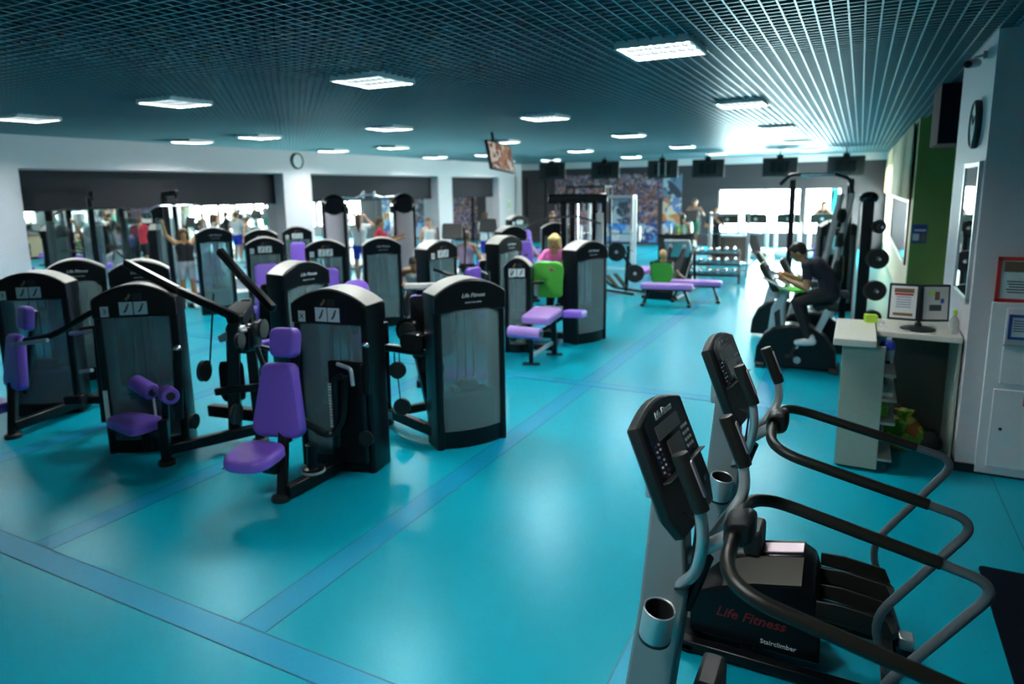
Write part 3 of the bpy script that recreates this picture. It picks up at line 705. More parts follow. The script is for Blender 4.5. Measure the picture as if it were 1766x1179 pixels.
# --- chest-supported row where the woman in pink stands
t = thing('seated_row_machine', 'weight machine with handles where the woman in pink stands, its lettered side to the aisle', 'gym machine', (-3.80, 9.93, 0), 247)
tower(t, .72, .30, 1.6, placard=False)
M5 = Matrix.Rotation(R(-247), 4, 'Z') @ Matrix.Translation((3.80, -9.93, 0)); L5 = lambda x, y, z: M5 @ Vector((x, y, z)); r3 = M5.to_3x3()
rect_tube(t, 'base_rail', [L5(-4.75, 9.62, .1), L5(-3.9, 9.72, .1)], .09, .1); rect_tube(t, 'cross_rail', [L5(-4.55, 9.7, .52), L5(-3.95, 9.75, .54)], .06, .06, 'silver')
rect_tube(t, 'upright', [L5(-4.62, 9.55, .03), L5(-4.58, 9.55, .98)], .10, .10); foot(t, *[L5(-4.62, 9.55, 0).x, L5(-4.62, 9.55, 0).y])
pad('chest_pad', t, .30, .42, .09, 'purple', L5(-4.40, 9.68, 1.08), r3 @ Vector((1, .2, 0)), r3 @ Vector((0, .06, 1)), 0, .06)
tubes(t, 'handle_bar', [L5(-4.9, 9.46, 1.02), L5(-4.82, 9.4, .95), L5(-4.5, 9.4, .96), L5(-4.3, 9.46, .98)], .022, 'matte', .05)
for p in (L5(-4.86, 9.42, 1.0), L5(-4.47, 9.42, 1.0)): tubes(t, 'handle', [p, p+Vector((0, 0, .2))], .02, 'grip')
rect_tube(t, 'pivot_arm', [L5(-4.5, 9.42, 1.0), L5(-4.5, 9.6, .7)], .05, .06); MB().sphere(L5(-4.46, 9.40, 1.22), .035, 12).build('knob', 'chrome', t)
MB().slab(rrect(.07, .22, .03, 4), [(.01, -.02), (0, 0), (.01, .02)], lambda u, v, q: L5(-4.42+u, 9.44+q, .86+v)).build('side_plate', 'silver', t)
roller(t, L5(-4.15, 10.1, 1.0), L5(-3.9, 10.1, 1.0), .085); rect_tube(t, 'roller_post', [L5(-4.03, 10.12, .1), L5(-4.03, 10.12, 1.0)], .08, .09)
pulley(t, L5(-3.95, 9.8, .3), (0, 1, 0), .08); tubes(t, 'brace', [L5(-4.45, 9.75, .15), L5(-3.95, 9.8, .5)], .03)
o = MB().slab(rrect(.50, .56, .12, 5), [(.02, -.075), (0, -.06), (0, .06), (.02, .075)], lambda u, v, q: (u*(1+.25*(v < 0)*0)+.02*math.sin(v*14), q+.012*math.sin(u*26), v)).build('towel', 'green')
o.location = (-4.30, 9.64, 1.00); o.rotation_euler = (R(3), 0, R(18)); tag(o, 'green towel draped over the pad in front of the woman in pink', 'towel')

# --- generic machines for the rows behind
def generic(kind, H=1.6, placard=True, logo=True, W=.68):
    t = thing('weight_machine', None, 'gym machine'); tower(t, W, .30, H, placard, logo)
    rect_tube(t, 'base_rail', [(0, -1.0, .09), (0, -.1, .09)], .09, .1); foot(t, 0, -1.0)
    if kind == 'press':
        rect_tube(t, 'seat_post', [(0, -.85, .1), (0, -.8, .45)], .08, .08); pad('seat', t, .38, .4, .09, 'purple', (0, -.9, .48), (1, 0, 0), (0, 1, .05), 0, .12)
        pad('backrest', t, .34, .7, .09, 'purple', (0, -.62, .95), (1, 0, 0), (0, .15, 1), -.15, .08); rect_tube(t, 'back_post', [(0, -.55, .4), (0, -.46, 1.2)], .06, .06); back_plate('backrest_shell', t, .36, .72, 'black', (0, -.575, .95), (1, 0, 0), (0, .15, 1))
        for s in (-1, 1):
            tubes(t, 'press_arm', [(s*.3, -.2, .55), (s*.42, -.6, .62), (s*.36, -.95, .98)], .028); tubes(t, 'handle', [(s*.36, -.95, .98), (s*.2, -.97, 1.04)], .02, 'grip')
    elif kind == 'roller':
        rect_tube(t, 'seat_post', [(0, -.75, .1), (0, -.72, .5)], .08, .08); pad('seat', t, .44, .46, .1, 'purple', (0, -.78, .55), (1, 0, 0), (0, 1, 0), 0, .1)
        pad('backrest', t, .40, .55, .09, 'purple', (0, -.5, .88), (1, 0, 0), (0, .2, 1), 0, .08); back_plate('backrest_shell', t, .42, .57, 'black', (0, -.455, .88), (1, 0, 0), (0, .2, 1))
        roller(t, (-.25, -1.08, .42), (.25, -1.08, .42), .07); tubes(t, 'roller_arm', [(.28, -1.08, .42), (.30, -.7, .5)], .03); pulley(t, (.33, -.65, .5), (1, 0, 0), .12)
        for s in (-1, 1): tubes(t, 'handle', [(s*.3, -.7, .5), (s*.3, -.85, .62)], .018, 'grip')
    else:
        rect_tube(t, 'upright', [(0, -.9, .05), (0, -.9, .9)], .09, .09); pad('chest_pad', t, .3, .4, .09, 'purple', (0, -.84, 1.0), (-1, 0, 0), (0, 0, 1), 0, .06)
        pad('seat', t, .4, .42, .09, 'purple', (0, -1.2, .5), (1, 0, 0), (0, 1, 0), 0, .1); rect_tube(t, 'seat_post', [(0, -1.2, .05), (0, -1.18, .46)], .08, .08)
        for s in (-1, 1): tubes(t, 'row_arm', [(s*.28, -.25, 1.15), (s*.32, -.7, 1.1), (s*.25, -.95, 1.05)], .026); tubes(t, 'handle', [(s*.25, -.95, 1.12), (s*.25, -.95, .92)], .019, 'grip')
        roller(t, (-.24, -1.05, .72), (.24, -1.05, .72), .075)
    return t
pro = {}
GM = [  # kind, H, placard, logo, x, y, rot, label
 ('press', 1.6, False, True, -9.1, 5.2, 238, 'dark weight tower behind the two machines at the left edge, plain lettered back'),
 ('roller', 1.6, False, True, -8.15, 5.45, 232, 'dark weight tower directly behind the raised lever arms'),
 ('press', 1.6, False, True, -5.96, 5.98, 262, 'lettered weight tower just behind the tall purple backrest, turned to the aisle'),
 ('row', 1.75, False, True, -11.6, 9.4, 236, 'tall grey weight tower beside the white step box near the mirrors'),
 ('roller', 1.6, True, False, -9.87, 9.11, 47, 'weight machine with pale card on its black cap, right of the white step box'),
 ('row', 1.66, False, True, -11.35, 10.4, 226, 'weight tower peeking out behind the machine right of the white step box'),
 ('press', 1.63, True, False, -11.8, 11.9, 45, 'brownish weight machine in front of the white wall pier with the clock'),
 ('roller', 1.6, True, False, -8.24, 8.95, 42, 'weight machine with two pale cards in front of the left cable column'),
 ('press', 1.6, False, True, -7.61, 9.7, 222, 'tall narrow weight tower between the two cable columns'),
 ('row', 1.6, True, False, -6.21, 9.36, 76, 'weight machine turned sideways, right of the woman bending forward'),
 ('roller', 1.6, False, True, -5.63, 10.66, 259, 'weight tower with lettered side, left of the woman in pink'),
]
for i, (k, H, pl, lg, x, y, rz, lab) in enumerate(GM):
    key = (k, H, pl, lg)
    if key not in pro:
        o = generic(k, H, pl, lg); pro[key] = o; o.location = (x, y, 0); o.rotation_euler = (0, 0, R(rz)); o['label'] = lab
    else: copy_tree(pro[key], (x, y, 0), rz, lab)
M['bagmix'] = mural_mat('plastic_bag_print', [(.5,.35,.02),(.10,.35,.03),(.6,.5,.05),(.35,.12,.02)], 9., 2.)
M['clear'] = mat('clear_plastic', (.75,.8,.78), .15, trans=.7)
# ------------------------------------------------------------------ stair climbers in the foreground
def stair_climber():
    t = thing('stair_climber', None, 'stair climber')
    # upright slab
    prof = [(-.585, 1.44), (-.53, 1.42), (-.475, 1.22), (-.46, .95), (-.50, .60), (-.56, .05), (-.75, .05), (-.685, .5), (-.63, .9)]
    MB().prism(prof, -.06, .06, lambda u, v, q: (u, q, v)).build('upright', 'greypaint', t, bev=.012)
    MB().prism([(-.60, 1.43), (-.58, 1.475), (-.535, 1.465), (-.53, 1.41)], -.055, .055, lambda u, v, q: (u, q, v)).build('mounting_plate', 'silver', t, bev=.004)
    MB().cyl((-.56, -.058, 1.44), (-.56, -.053, 1.44), .010, seg=14).build('bolt_hole', 'matte', t)
    # console
    cx, cz = Vector((.335, 0, -.942)), None
    fm = frame_m((-.52, 0, 1.468), (.09, 1, 0), (-.385, .03, .923))   # plane normal faces the user (+x, up)
    n = 8; out = [(-.215, -.165), (-.165, -.245), (.165, -.245), (.215, -.165)]
    out += [(.215-.43*i/n, .165+.045*math.sin(PI*i/n)) for i in range(n+1)]
    f = lambda u, v, q: fm @ Vector((u, v, q))
    con = MB().slab(out, [(.02, -.055), (0, -.042), (0, -.01), (.012, 0)], f).build('console', 'matte', t, bev=.006)
    MB().slab([(-.176, -.035), (.176, -.035), (.176, .16), (.1, .188), (0, .196), (-.1, .188), (-.176, .16)], [(0, -.002), (0, .0035)], f).build('display_panel', 'panel', con)
    mb = MB().mat('lcd'); mb.prism(rrect(.22, .05, .006, 3, 0, .105), .003, .0055, f); mb.prism(rrect(.13, .075, .006, 3, .01, .025), .003, .0055, f)
    mb.build('display_screen', parent=con, smooth=False)
    mb = MB()
    for i in range(4):
        for j in range(3): mb.mat('paper').prism(rrect(.017, .011, .004, 3, .105+j*.024, .065-i*.024), .003, .006, f)
    mb.build('keypad', parent=con, smooth=False)
    mb = MB()
    for i in range(7):
        for j in range(2): mb.mat('paper' if (i+j) % 3 else 'bluepl').prism(rrect(.012, .007, .003, 2, -.155+j*.03, .075-i*.018), .003, .006, f)
    mb.mat('redprint').prism(rrect(.014, .014, .006, 4, -.14, -.028), .003, .006, f); mb.build('program_buttons', parent=con, smooth=False)
    for k in range(3): text('button_lettering', ('QUICK START', 'WORKOUT', 'COOL DOWN')[k], .013, 'letter', con, fm @ Matrix.Translation((.02, -.02-k*.014 + .0, .0045)))
    text('maker_lettering', 'Life Fitness', .036, 'paper', con, fm @ Matrix.Translation((0, .158, .0045)), .35)
    MB().prism([(-.0, -.05), (.03, -.046), (.032, -.04), (0, -.04)], -.19, .19, lambda u, v, q: f(q, v-.0, u)).build('reading_ledge', 'matte', con, bev=.003)
    text('maker_emblem', 'LF', .022, 'letter', con, fm @ Matrix.Translation((.15, -.15, .002)), .3)
    MB().b2((-.62, -.05, 1.30), (-.53, .05, 1.44)).build('console_bracket', 'silver', t, bev=.008)
    tubes(t, 'console_cable', [f(-.12, -.17, .0), f(-.12, -.20, .04), (-.43, -.12, 1.15), (-.44, -.1, 1.02), (-.5, -.06, .98)], .005, 'matte', .06)
    # handlebars
    for s in (-1, 1):
        gx = s*.035
        tubes(t, 'handlebar', [(-.385+gx, s*.215, 1.45), (-.355+gx, s*.215, 1.37), (-.345+gx, s*.205, 1.27), (-.41, s*.14, 1.11), (-.50, s*.03, .97)], .02, 'silver', .07)
        a, b = Vector((-.43+gx, s*.215, 1.56)), Vector((-.352+gx, s*.215, 1.375)); d = (b-a).normalized()
        g = MB().lathe([(.012, 0), (.027, .004), (.029, .02), (.029, (b-a).length-.02), (.027, (b-a).length)], a, d, 18).build('grip', 'rubber', t)
        nrm = Vector((1, 0, 0)) - d*d.x; nrm.normalize(); side = d.cross(nrm)
        MB().slab(rrect(.024, .13, .008, 3), [(0, -.004), (.002, .003)], lambda u, v, q: a+d*.095+side*u+d*v+nrm*(.028+q)).build('pulse_sensor', 'pinksteel_glint', g)
    tubes(t, 'neck_bar', [(-.50, 0, 1.06), (-.30, 0, 1.22)], .026, 'silver'); tubes(t, 'neck_brace', [(-.47, 0, .88), (-.40, .0, 1.10)], .022, 'frame')
    # clamp and U rail
    MB().slab(rrect(.10, .11, .03, 4), [(.015, -.055), (0, -.035), (0, .035), (.015, .055)], lambda u, v, q: (-.295+u, q*1.1, 1.235+v+.25*u)).build('clamp', 'matte', t, bev=.004)
    rail = fillet([(.34, -.35, 1.075), (-.30, -.35, 1.215), (-.31, 0, 1.235), (-.30, .35, 1.215), (.34, .35, 1.075)], .17, 10)
    MB().tube(rail, .024, 14).build('hand_rail', 'grip', t)
    for s in (-1, 1):
        y = s*.35
        leg = fillet([(.325, y, 1.078), (.52, y, 1.03), (.165, y, .485), (.31, y, .10), (.33, y*.75, .05)], .12, 10)
        MB().tube(leg, .019, 12).build('rail_leg', 'railgrey', t); 
        for q in ((.415, .83), (.375, .775)): MB().sphere((q[0]-.012, y, q[1]+.012), .008, 8).build('adjuster_pin', 'matte', t)
    # body
    bp = [(-.66, .08), (-.66, .30), (-.52, .46), (-.36, .525), (-.13, .575), (-.075, .54), (-.03, .33), (-.03, .08)]
    MB().loft([[Vector((u, yy, v-dz if v > .4 else v)) for u, v in bp] for yy, dz in ((-.19, .10), (-.075, 0), (.075, 0), (.19, .10))]).build('housing', 'frame', t, bev=.012)
    for s in (-1, 1):
        MB().loft([[Vector((u, s*yy, zz)) for u, yy, zz in ((-.5, .19, .378), (-.36, .193, .430), (-.13, .193, .478), (-.13, .084, .572), (-.36, .084, .523), (-.5, .082, .466))], [Vector((u, s*(yy+.004), zz+.005)) for u, yy, zz in ((-.5, .19, .378), (-.36, .193, .430), (-.13, .193, .478), (-.13, .084, .572), (-.36, .084, .523), (-.5, .082, .466))]]).build('side_band', 'brownblack', t)
    MB().prism([(-.34, .530), (-.135, .575), (-.135, .586), (-.34, .541)], -.05, .05, lambda u, v, q: (u, q, v)).build('top_glint', 'pinksteel_glint', t, bev=.003)  # pinkish reflection on the housing top, put in as a coloured strip
    text('maker_lettering', 'Life Fitness', .075, 'redletter', t, frame_m((-.36, -.192, .235), (1, 0, 0), (0, 0, 1)), .3)
    text('model_lettering', 'Stairclimber', .035, 'letter', t, frame_m((-.22, -.192, .13), (1, 0, 0), (0, 0, 1)), .0)
    MB().b2((-.42, -.10, .52), (-.33, .10, .66)).build('rear_neck', 'matte', t, bev=.02)
    for s in (-1, 1):
        zz = .36 if s < 0 else .40
        o = [(-.06, -.075), (.26, -.085), (.285, -.05), (.285, .05), (.26, .085), (-.06, .075)]
        p = MB().prism(o, zz-.03, zz, lambda u, v, q: (u, s*.125+v, q-.05*(u+.06))).build('pedal', 'rubber', t, bev=.008)
        mb = MB()
        for a in (-1, 1): mb.prism([(-.06, zz), (.27, zz-.02), (.24, zz+.05), (.05, zz+.075), (-.06, zz+.07)], s*.125+a*.08-.006, s*.125+a*.08+.006, lambda u, v, q: (u, q, v))
        for k in range(6): mb.b2((-.04+k*.05, s*.125-.06, zz-.0-.0025*k*2), (-.03+k*.05, s*.125+.06, zz+.006-.0025*k*2))
        mb.build('pedal_guard', 'rubber', p, bev=.003)
        MB().bar((-.25, s*.125, .22), (.1, s*.125, zz-.05), .05, .05).build('pedal_arm', 'frame', t, bev=.008)
        MB().b2((-.72, s*.25-.03, .02), (.35, s*.25+.03, .075)).build('base_rail', 'frame', t, bev=.008)
        MB().b2((.33, s*.25-.04, .015), (.40, s*.25+.04, .085)).build('rail_end', 'silver', t, bev=.008)
    for a in ((-.76, -.28, .015, -.62, .28, .06), (.24, -.25, .025, .30, .25, .07), (-.40, -.25, .025, -.34, .25, .07)): MB().b2(a[:3], a[3:]).build('cross_member', 'frame', t, bev=.008)
    MB().b2((-.70, -.26, .0), (-.64, .26, .016)).b2((.25, -.26, .0), (.32, .26, .016)).build('floor_pad', 'rubber', t)
    # cup holder
    o, ax = Vector((-.545, -.16, .84)), Vector((.16, -.10, 1)).normalized()
    c = MB().lathe([(.0, .0), (.052, 0), (.056, .01), (.056, .125), (.053, .128), (.050, .125), (.048, .02), (0, .018)], o, ax, 26).build('cup_holder', 'silver', t)
    MB().lathe([(.046, .019), (.0495, .12), (.0485, .122), (.0455, .022), (0, .0215)], o, ax, 26).build('cup_liner', 'matte', c)
    MB().lathe([(.0565, -.003), (.058, .004), (.0565, .01)], o, ax, 26).build('cup_ring', 'matte', c); MB().bar(o+ax*.06+Vector((0, .058, 0)), (-.52, -.03, .92), .03, .02).build('cup_bracket', 'silver', c)
    return t
M['panel'] = mat('console_black', (.006, .007, .010), .16, coat=.3)
M['lcd'] = mat('unlit_screen', (.40, .32, .30), .25, coat=.4)
M['pinksteel_glint'] = mat('brushed_pinkish_steel_and_glint', (.52, .40, .46), .38, .6)  # steel of the pulse sensors, also the painted reflection on the housing
M['brownblack'] = mat('bronze_black', (.024, .021, .015), .38, .3)
sc1 = stair_climber(); sc1.location = (0, 2.28, 0); sc1['label'] = 'stair climber nearest the camera, lettered console and black looped rails'
copy_tree(sc1, (0, 3.48, 0), 0, 'second stair climber standing just behind the nearest one, towards the white desk')
for o in bpy.data.objects:
    if o.get('label', '').startswith(('stair climber', 'second stair')): o['group'] = 'stair climbers'
tag(MB().slab(rrect(1.7, 3.6, .03, 3), [(.0, 0), (0, .008), (.006, .012)], lambda u, v, q: (1.67+u, 3.02+v, q+.0036)).build('shadow_sheet', 'dark_navy'), 'dark navy sheet standing in for a soft shadow on the floor, bottom right corner', 'mat')  # thin dark sheet laid on the floor in place of a soft shadow

# ------------------------------------------------------------------ reception desk
t = thing('reception_desk', 'pale wooden desk unit with open shelves in front of the green wall', 'desk', (0, 0, 0))
MB().b2((-.05, 6.14, .03), (.27, 6.17, 1.09)).build('end_panel', 'desk', t, bev=.003)
MB().b2((-.12, 6.06, 1.09), (.20, 7.02, 1.15)).build('desk_top', 'desktop', t, bev=.006)
MB().b2((-.05, 6.17, .03), (-.03, 6.98, 1.09)).build('side_panel', 'desk', t, bev=.003)
MB().b2((-.04, 6.93, .05), (.30, 6.96, 1.09)).build('back_panel', 'desk', t)
for z, x1 in ((.83, .36), (.62, .38), (.42, .38), (.10, .38)): MB().b2((-.03, 6.17, z), (x1, 6.93, z+.025)).build('shelf', 'desk', t, bev=.003)
MB().b2((.30, 6.60, .10), (.32, 6.93, .83)).build('divider', 'desk', t)
for x, y in ((.0, 6.22), (.33, 6.22), (.0, 6.85), (.33, 6.85)): MB().cyl((x-.012, y, .04), (x+.012, y, .04), .038, seg=14).build('caster', 'matte', t)
t = thing('counter', 'white topped counter running from the desk to the pier', 'counter', (0, 0, 0))
MB().slab([(.205, 6.62), (.84, 6.56), (.84, 7.25), (.205, 7.25)], [(0, 1.08), (0, 1.13)], lambda u, v, q: (u, v, q)).build('counter_top', 'desktop', t, bev=.005)
MB().b2((.36, 7.20, .02), (.84, 7.23, 1.08)).build('back_panel', 'darkpanel', t); MB().b2((.82, 6.62, .02), (.845, 7.2, 1.08)).build('end_panel', 'desk', t, bev=.003)
def clip(name, label, cat, mb, m=None, loc=(0, 0, 0), rot=(0, 0, 0), **k):
    o = mb.build(name, m, **k); o.location = loc; o.rotation_euler = tuple(R(a) for a in rot); return tag(o, label, cat)
clip('note_block', 'yellow-green note block on the end of the white desk', 'note block', MB().b2((-.05, -.045, 0), (.05, .045, .07)), 'lime', (.16, 6.92, 1.15), (0, 0, 12), bev=.003)
tp = thing('tape_dispenser', 'small clear tape dispenser beside the yellow note block', 'tape dispenser', (.262, 6.85, 1.13)); MB().b2((-.03, -.05, 0), (.03, .05, .02)).build('base', 'whitegloss', tp, bev=.006); MB().lathe([(.012, -.012), (.03, -.012), (.03, .012), (.012, .012)], (0, .0, .04), (1, 0, 0), 18).build('tape_roll', 'paper', tp)
# brochure stand with two framed sheets
t = thing('menu_stand', 'black revolving display stand with two framed sheets on the counter', 'display stand', (.53, 6.82, 1.13), 8)
MB().lathe([(0, 0), (.135, 0), (.14, .008), (.12, .018), (.03, .03), (.025, .06), (0, .06)], seg=30).build('base', 'matte', t)
MB().b2((-.012, -.02, .05), (.012, .02, .37)).build('stem', 'matte', t)
for s, rz, colx, lines in ((-1, -14, 'redprint', [(-.8, .8, .62, .9, 'brownprint'), (-.75, .75, .45, .58, 'redprint')]+[(-.6, .6, .3-k*.16, .34-k*.16, 'blueprint') for k in range(5)]+[(-.8, .8, -.9, -.72, 'brownprint')]), (1, 12, 'paper', [(-.6, -.2, .55, .8, 'lime'), (-.1, .3, .2, .75, 'brownprint'), (.4, .7, .0, .3, 'bluepl'), (-.55, .5, -.5, -.1, 'darkprint')])):
    fr = MB(); mm = Matrix.Rotation(R(rz), 4, 'Z') @ Matrix.Rotation(R(-4), 4, 'X')
    def W_(u, v, q, s=s, mm=mm): return mm @ Vector((s*.125+u, q-.03, .235+v))
    for k in range(4): fr.prism(rrect(.235, .325, .008, 2), .008+k*.014, .018+k*.014, W_)
    p = fr.build('frame', 'matte', t)
    sh = MB().mat('paper').prism(rrect(.20, .285, .004, 2), .003, .008, W_)
    for x0, x1, z0, z1, c in lines: sh.mat(c).prism([(x0*.095, z0*.135), (x1*.095, z0*.135), (x1*.095, z1*.135), (x0*.095, z1*.135)], .0015, .003, W_)
    sh.build('sheet', parent=p, smooth=False)
    MB().prism(rrect(.03, .05, .005, 3, s*.1 if s > 0 else -.1, 0), .07, .09, W_).build('clip', 'silver', p)
t = thing('spray_bottle', 'clear bottle with green cap at the end of the counter by the pier', 'bottle', (.785, 6.72, 1.13))
MB().lathe([(0, 0), (.033, 0), (.035, .01), (.035, .11), (.02, .145), (.012, .16), (.012, .17), (0, .17)]).build('bottle_body', 'clear', t); MB().lathe([(0, .165), (.017, .165), (.017, .20), (.01, .21), (0, .21)]).build('cap', 'lime', t)

# things on the desk shelves
t = thing('hole_punch', 'black hole punch on the top shelf of the desk', 'hole punch', (.20, 6.42, .855)); MB().b2((-.06, -.05, 0), (.06, .05, .02)).build('base', 'matte', t, bev=.004); MB().bar((-.03, .0, .06), (.12, .0, .045), .05, .02).build('lever', 'matte', t, bev=.004); MB().lathe([(0, .02), (.022, .02), (.022, .09), (.012, .10), (0, .1)], (-.02, .0, 0)).build('post', 'frame', t)
t = thing('clipboard', 'clipboard with printed sheet on the top shelf of the desk', 'clipboard', (.13, 6.28, .856), -8)
MB().b2((-.13, -.085, 0), (.13, .085, .004)).build('board', 'darkprint', t)
mb = MB().mat('paper').b2((-.12, -.08, .004), (.12, .08, .006)); mb.mat('blueprint')
for k in range(7): mb.b2((-.10, -.06+k*.018, .006), (.09, -.054+k*.018, .0065))
mb.build('sheet', parent=t, smooth=False); MB().b2((-.04, -.09, .004), (.04, -.07, .016)).build('clip', 'frame', t, bev=.003)
t = thing('plastic_cup', 'clear container with blue lid on the top desk shelf', 'container', (.30, 6.62, .855)); MB().lathe([(0, 0), (.05, 0), (.06, .12), (.057, .12), (.047, .006), (0, .006)]).build('cup', 'paper', t); MB().lathe([(0, .12), (.064, .12), (.064, .15), (.05, .19), (0, .2)]).build('lid', 'bluepl', t)
clip('paper_stack', 'stack of papers on the middle desk shelf', 'papers', MB().b2((-.1, -.14, 0), (.1, .14, .03)), 'paper', (.25, 6.4, .645), bev=.002)
clip('box', 'yellow-green packet on the lower desk shelf', 'packet', MB().b2((-.05, -.1, 0), (.06, .1, .09)), 'lime', (.27, 6.42, .445), bev=.006)
rnd = random.Random(3); mb = MB(); rings = []
for i, (rr, z) in enumerate([(.09, 0), (.14, .03), (.15, .12), (.13, .22), (.09, .29), (.05, .31), (.07, .37), (.02, .38)]):
    rings.append([(rr*(1+.22*math.sin(5*a+i)+.1*rnd.random())*math.cos(a), .8*rr*(1+.2*math.cos(4*a+2*i))*math.sin(a), z) for a in [2*PI*k/22 for k in range(22)]])
mb.loft(rings); o = mb.build('shopping_bag', 'bagmix'); o.location = (.49, 6.86, 0); tag(o, 'crumpled yellow and green plastic bag on the floor under the counter', 'bag')
clip('handbag', 'dark bag on the floor under the counter by the pier', 'bag', MB().slab(rrect(.24, .16, .06, 4), [(.05, 0), (0, .04), (.0, .1), (.05, .19)], lambda u, v, q: (u, v, q)), 'matte', (.69, 6.9, 0))
# ------------------------------------------------------------------ exercise bike under the rider (rider faces -x)
t = thing('exercise_bike', 'upright exercise bike with big dark flywheel cover, ridden by the man in black', 'exercise bike', (-.62, 9.5, 0))
fl = [(-.52, .02), (-.50, .26), (-.42, .44), (-.30, .55), (-.1, .60), (.16, .58), (.34, .46), (.46, .28), (.50, .02)]
MB().prism(fl, -.15, .15, lambda u, v, q: (u, q, v)).build('flywheel_cover', 'frame', t, bev=.03, segs=3)
for q in (-.44, .46): MB().b2((q-.06, -.22, 0), (q+.06, .22, .07)).build('stabilizer', 'matte', t, bev=.015)
MB().prism([(-.38, .38), (-.26, .16), (-.08, .22), (-.16, .50), (-.17, .86), (-.13, 1.02), (-.24, 1.02), (-.34, .80)], -.09, .09, lambda u, v, q: (u, q, v)).build('front_shroud', 'silver', t, bev=.025)
MB().prism([(-.25, .30), (-.14, .28), (-.21, .60), (-.23, .80), (-.30, .74), (-.27, .5)], -.095, .095, lambda u, v, q: (u, q, v)).build('shroud_inset', 'matte', t, bev=.006)
MB().prism([(.16, .42), (.26, .46), (.40, .80), (.31, .82)], -.05, .05, lambda u, v, q: (u, q, v)).build('seat_post', 'silver', t, bev=.012)
MB().slab([(-.17, -.03), (-.17, .03), (.0, .05), (.13, .12), (.13, -.12), (.0, -.05)], [(.03, .80), (0, .83), (0, .87), (.03, .90)], lambda u, v, q: (.33+u, v, q)).build('saddle', 'matte', t)
cf = frame_m((-.38, 0, 1.20), (0, 1, 0), (-.5, 0, .86))
MB().slab(rrect(.36, .44, .06, 5), [(.02, -.04), (0, -.02), (0, .02), (.015, .03)], lambda u, v, q: cf @ Vector((u, v, q))).build('console', 'brownblack', t)
MB().slab(rrect(.28, .2, .02, 3, 0, .06), [(0, .03), (0, .034)], lambda u, v, q: cf @ Vector((u, v, q))).build('display', 'panel', t)
rect_tube(t, 'console_post', [(-.22, 0, .95), (-.33, 0, 1.15)], .10, .06, 'greypaint')
for s in (-1, 1): tubes(t, 'handlebar', [(-.25, s*.05, 1.02), (-.10, s*.22, 1.04), (-.28, s*.25, 1.14), (-.45, s*.22, 1.22)], .016, 'silver', .07)
MB().lathe([(.05, 0), (.06, .01), (.06, .09), (.055, .09), (.05, .01)], (-.30, -.14, .94), (0, 0, 1), 20).build('bottle_holder', 'silver', t)
MB().cyl((.0, -.17, .32), (.0, .17, .32), .03).build('crank_axle', 'silver', t)
for s, a in ((-1, 250), (1, 70)):
    p = Vector((.17*math.cos(R(a)), s*.18, .36+.17*math.sin(R(a)))); cr = MB().bar((0, s*.18, .36), p, .02, .035).build('crank', 'matte', t, bev=.005)
    MB().b2(tuple(p+Vector((-.06, s*.0, -.012))), tuple(p+Vector((.05, s*.10, .012)))).build('pedal', 'matte', cr, bev=.004)
MB().lathe([(0, 0), (.045, 0), (.045, .02), (0, .02)], (.02, -.16, .14), (0, -1, 0), 20).build('hub_cap', 'silver', t)
tow = clip('towel', 'green towel hanging over the handlebar of the ridden bike', 'towel', MB().slab(rrect(.26, .30, .05, 5), [(.02, -.02), (0, -.01), (0, .01), (.02, .02)], lambda u, v, q: (v, u, q+.05*math.sin(v*9)-.25*v*abs(v))), 'green', (-.72, 9.5, 1.05), (0, 22, 0))
def far_bike(label, x, y, rz=0):
    t = thing('exercise_bike', label, 'exercise bike', (x, y, 0), rz)
    MB().prism(fl, -.13, .13, lambda u, v, q: (u, q, v)).build('flywheel_cover', 'frame', t, bev=.03)
    MB().prism([(-.38, .38), (-.2, .3), (-.16, .9), (-.26, .9)], -.08, .08, lambda u, v, q: (u, q, v)).build('front_shroud', 'silver', t, bev=.02)
    MB().slab(rrect(.36, .34, .06, 5), [(.02, -.04), (0, -.02), (0, .02), (.015, .03)], lambda u, v, q: cf @ Vector((u, v, q))).build('console', 'brownblack', t)
    rect_tube(t, 'console_post', [(-.22, 0, .85), (-.33, 0, 1.15)], .08, .06, 'greypaint'); rect_tube(t, 'seat_post', [(.22, 0, .45), (.33, 0, .84)], .07, .05, 'silver')
    MB().slab([(-.17, -.03), (-.17, .03), (.0, .05), (.13, .12), (.13, -.12), (.0, -.05)], [(.03, .82), (0, .85), (.03, .92)], lambda u, v, q: (.33+u, v, q)).build('saddle', 'matte', t)
    for s in (-1, 1): tubes(t, 'handlebar', [(-.25, s*.05, 1.0), (-.10, s*.22, 1.02), (-.3, s*.25, 1.12)], .016, 'silver', .07)
    return t
far_bike('unused exercise bike just beyond the man in black', -.5, 10.55); far_bike('unused exercise bike two places beyond the man in black', -.95, 11.5)
M['coverpink'] = mat('pale_cover', (.44, .40, .43), .42, .15)
M['deskbrown'] = mat('counter_brown', (.13, .09, .07), .6, noise=.1)
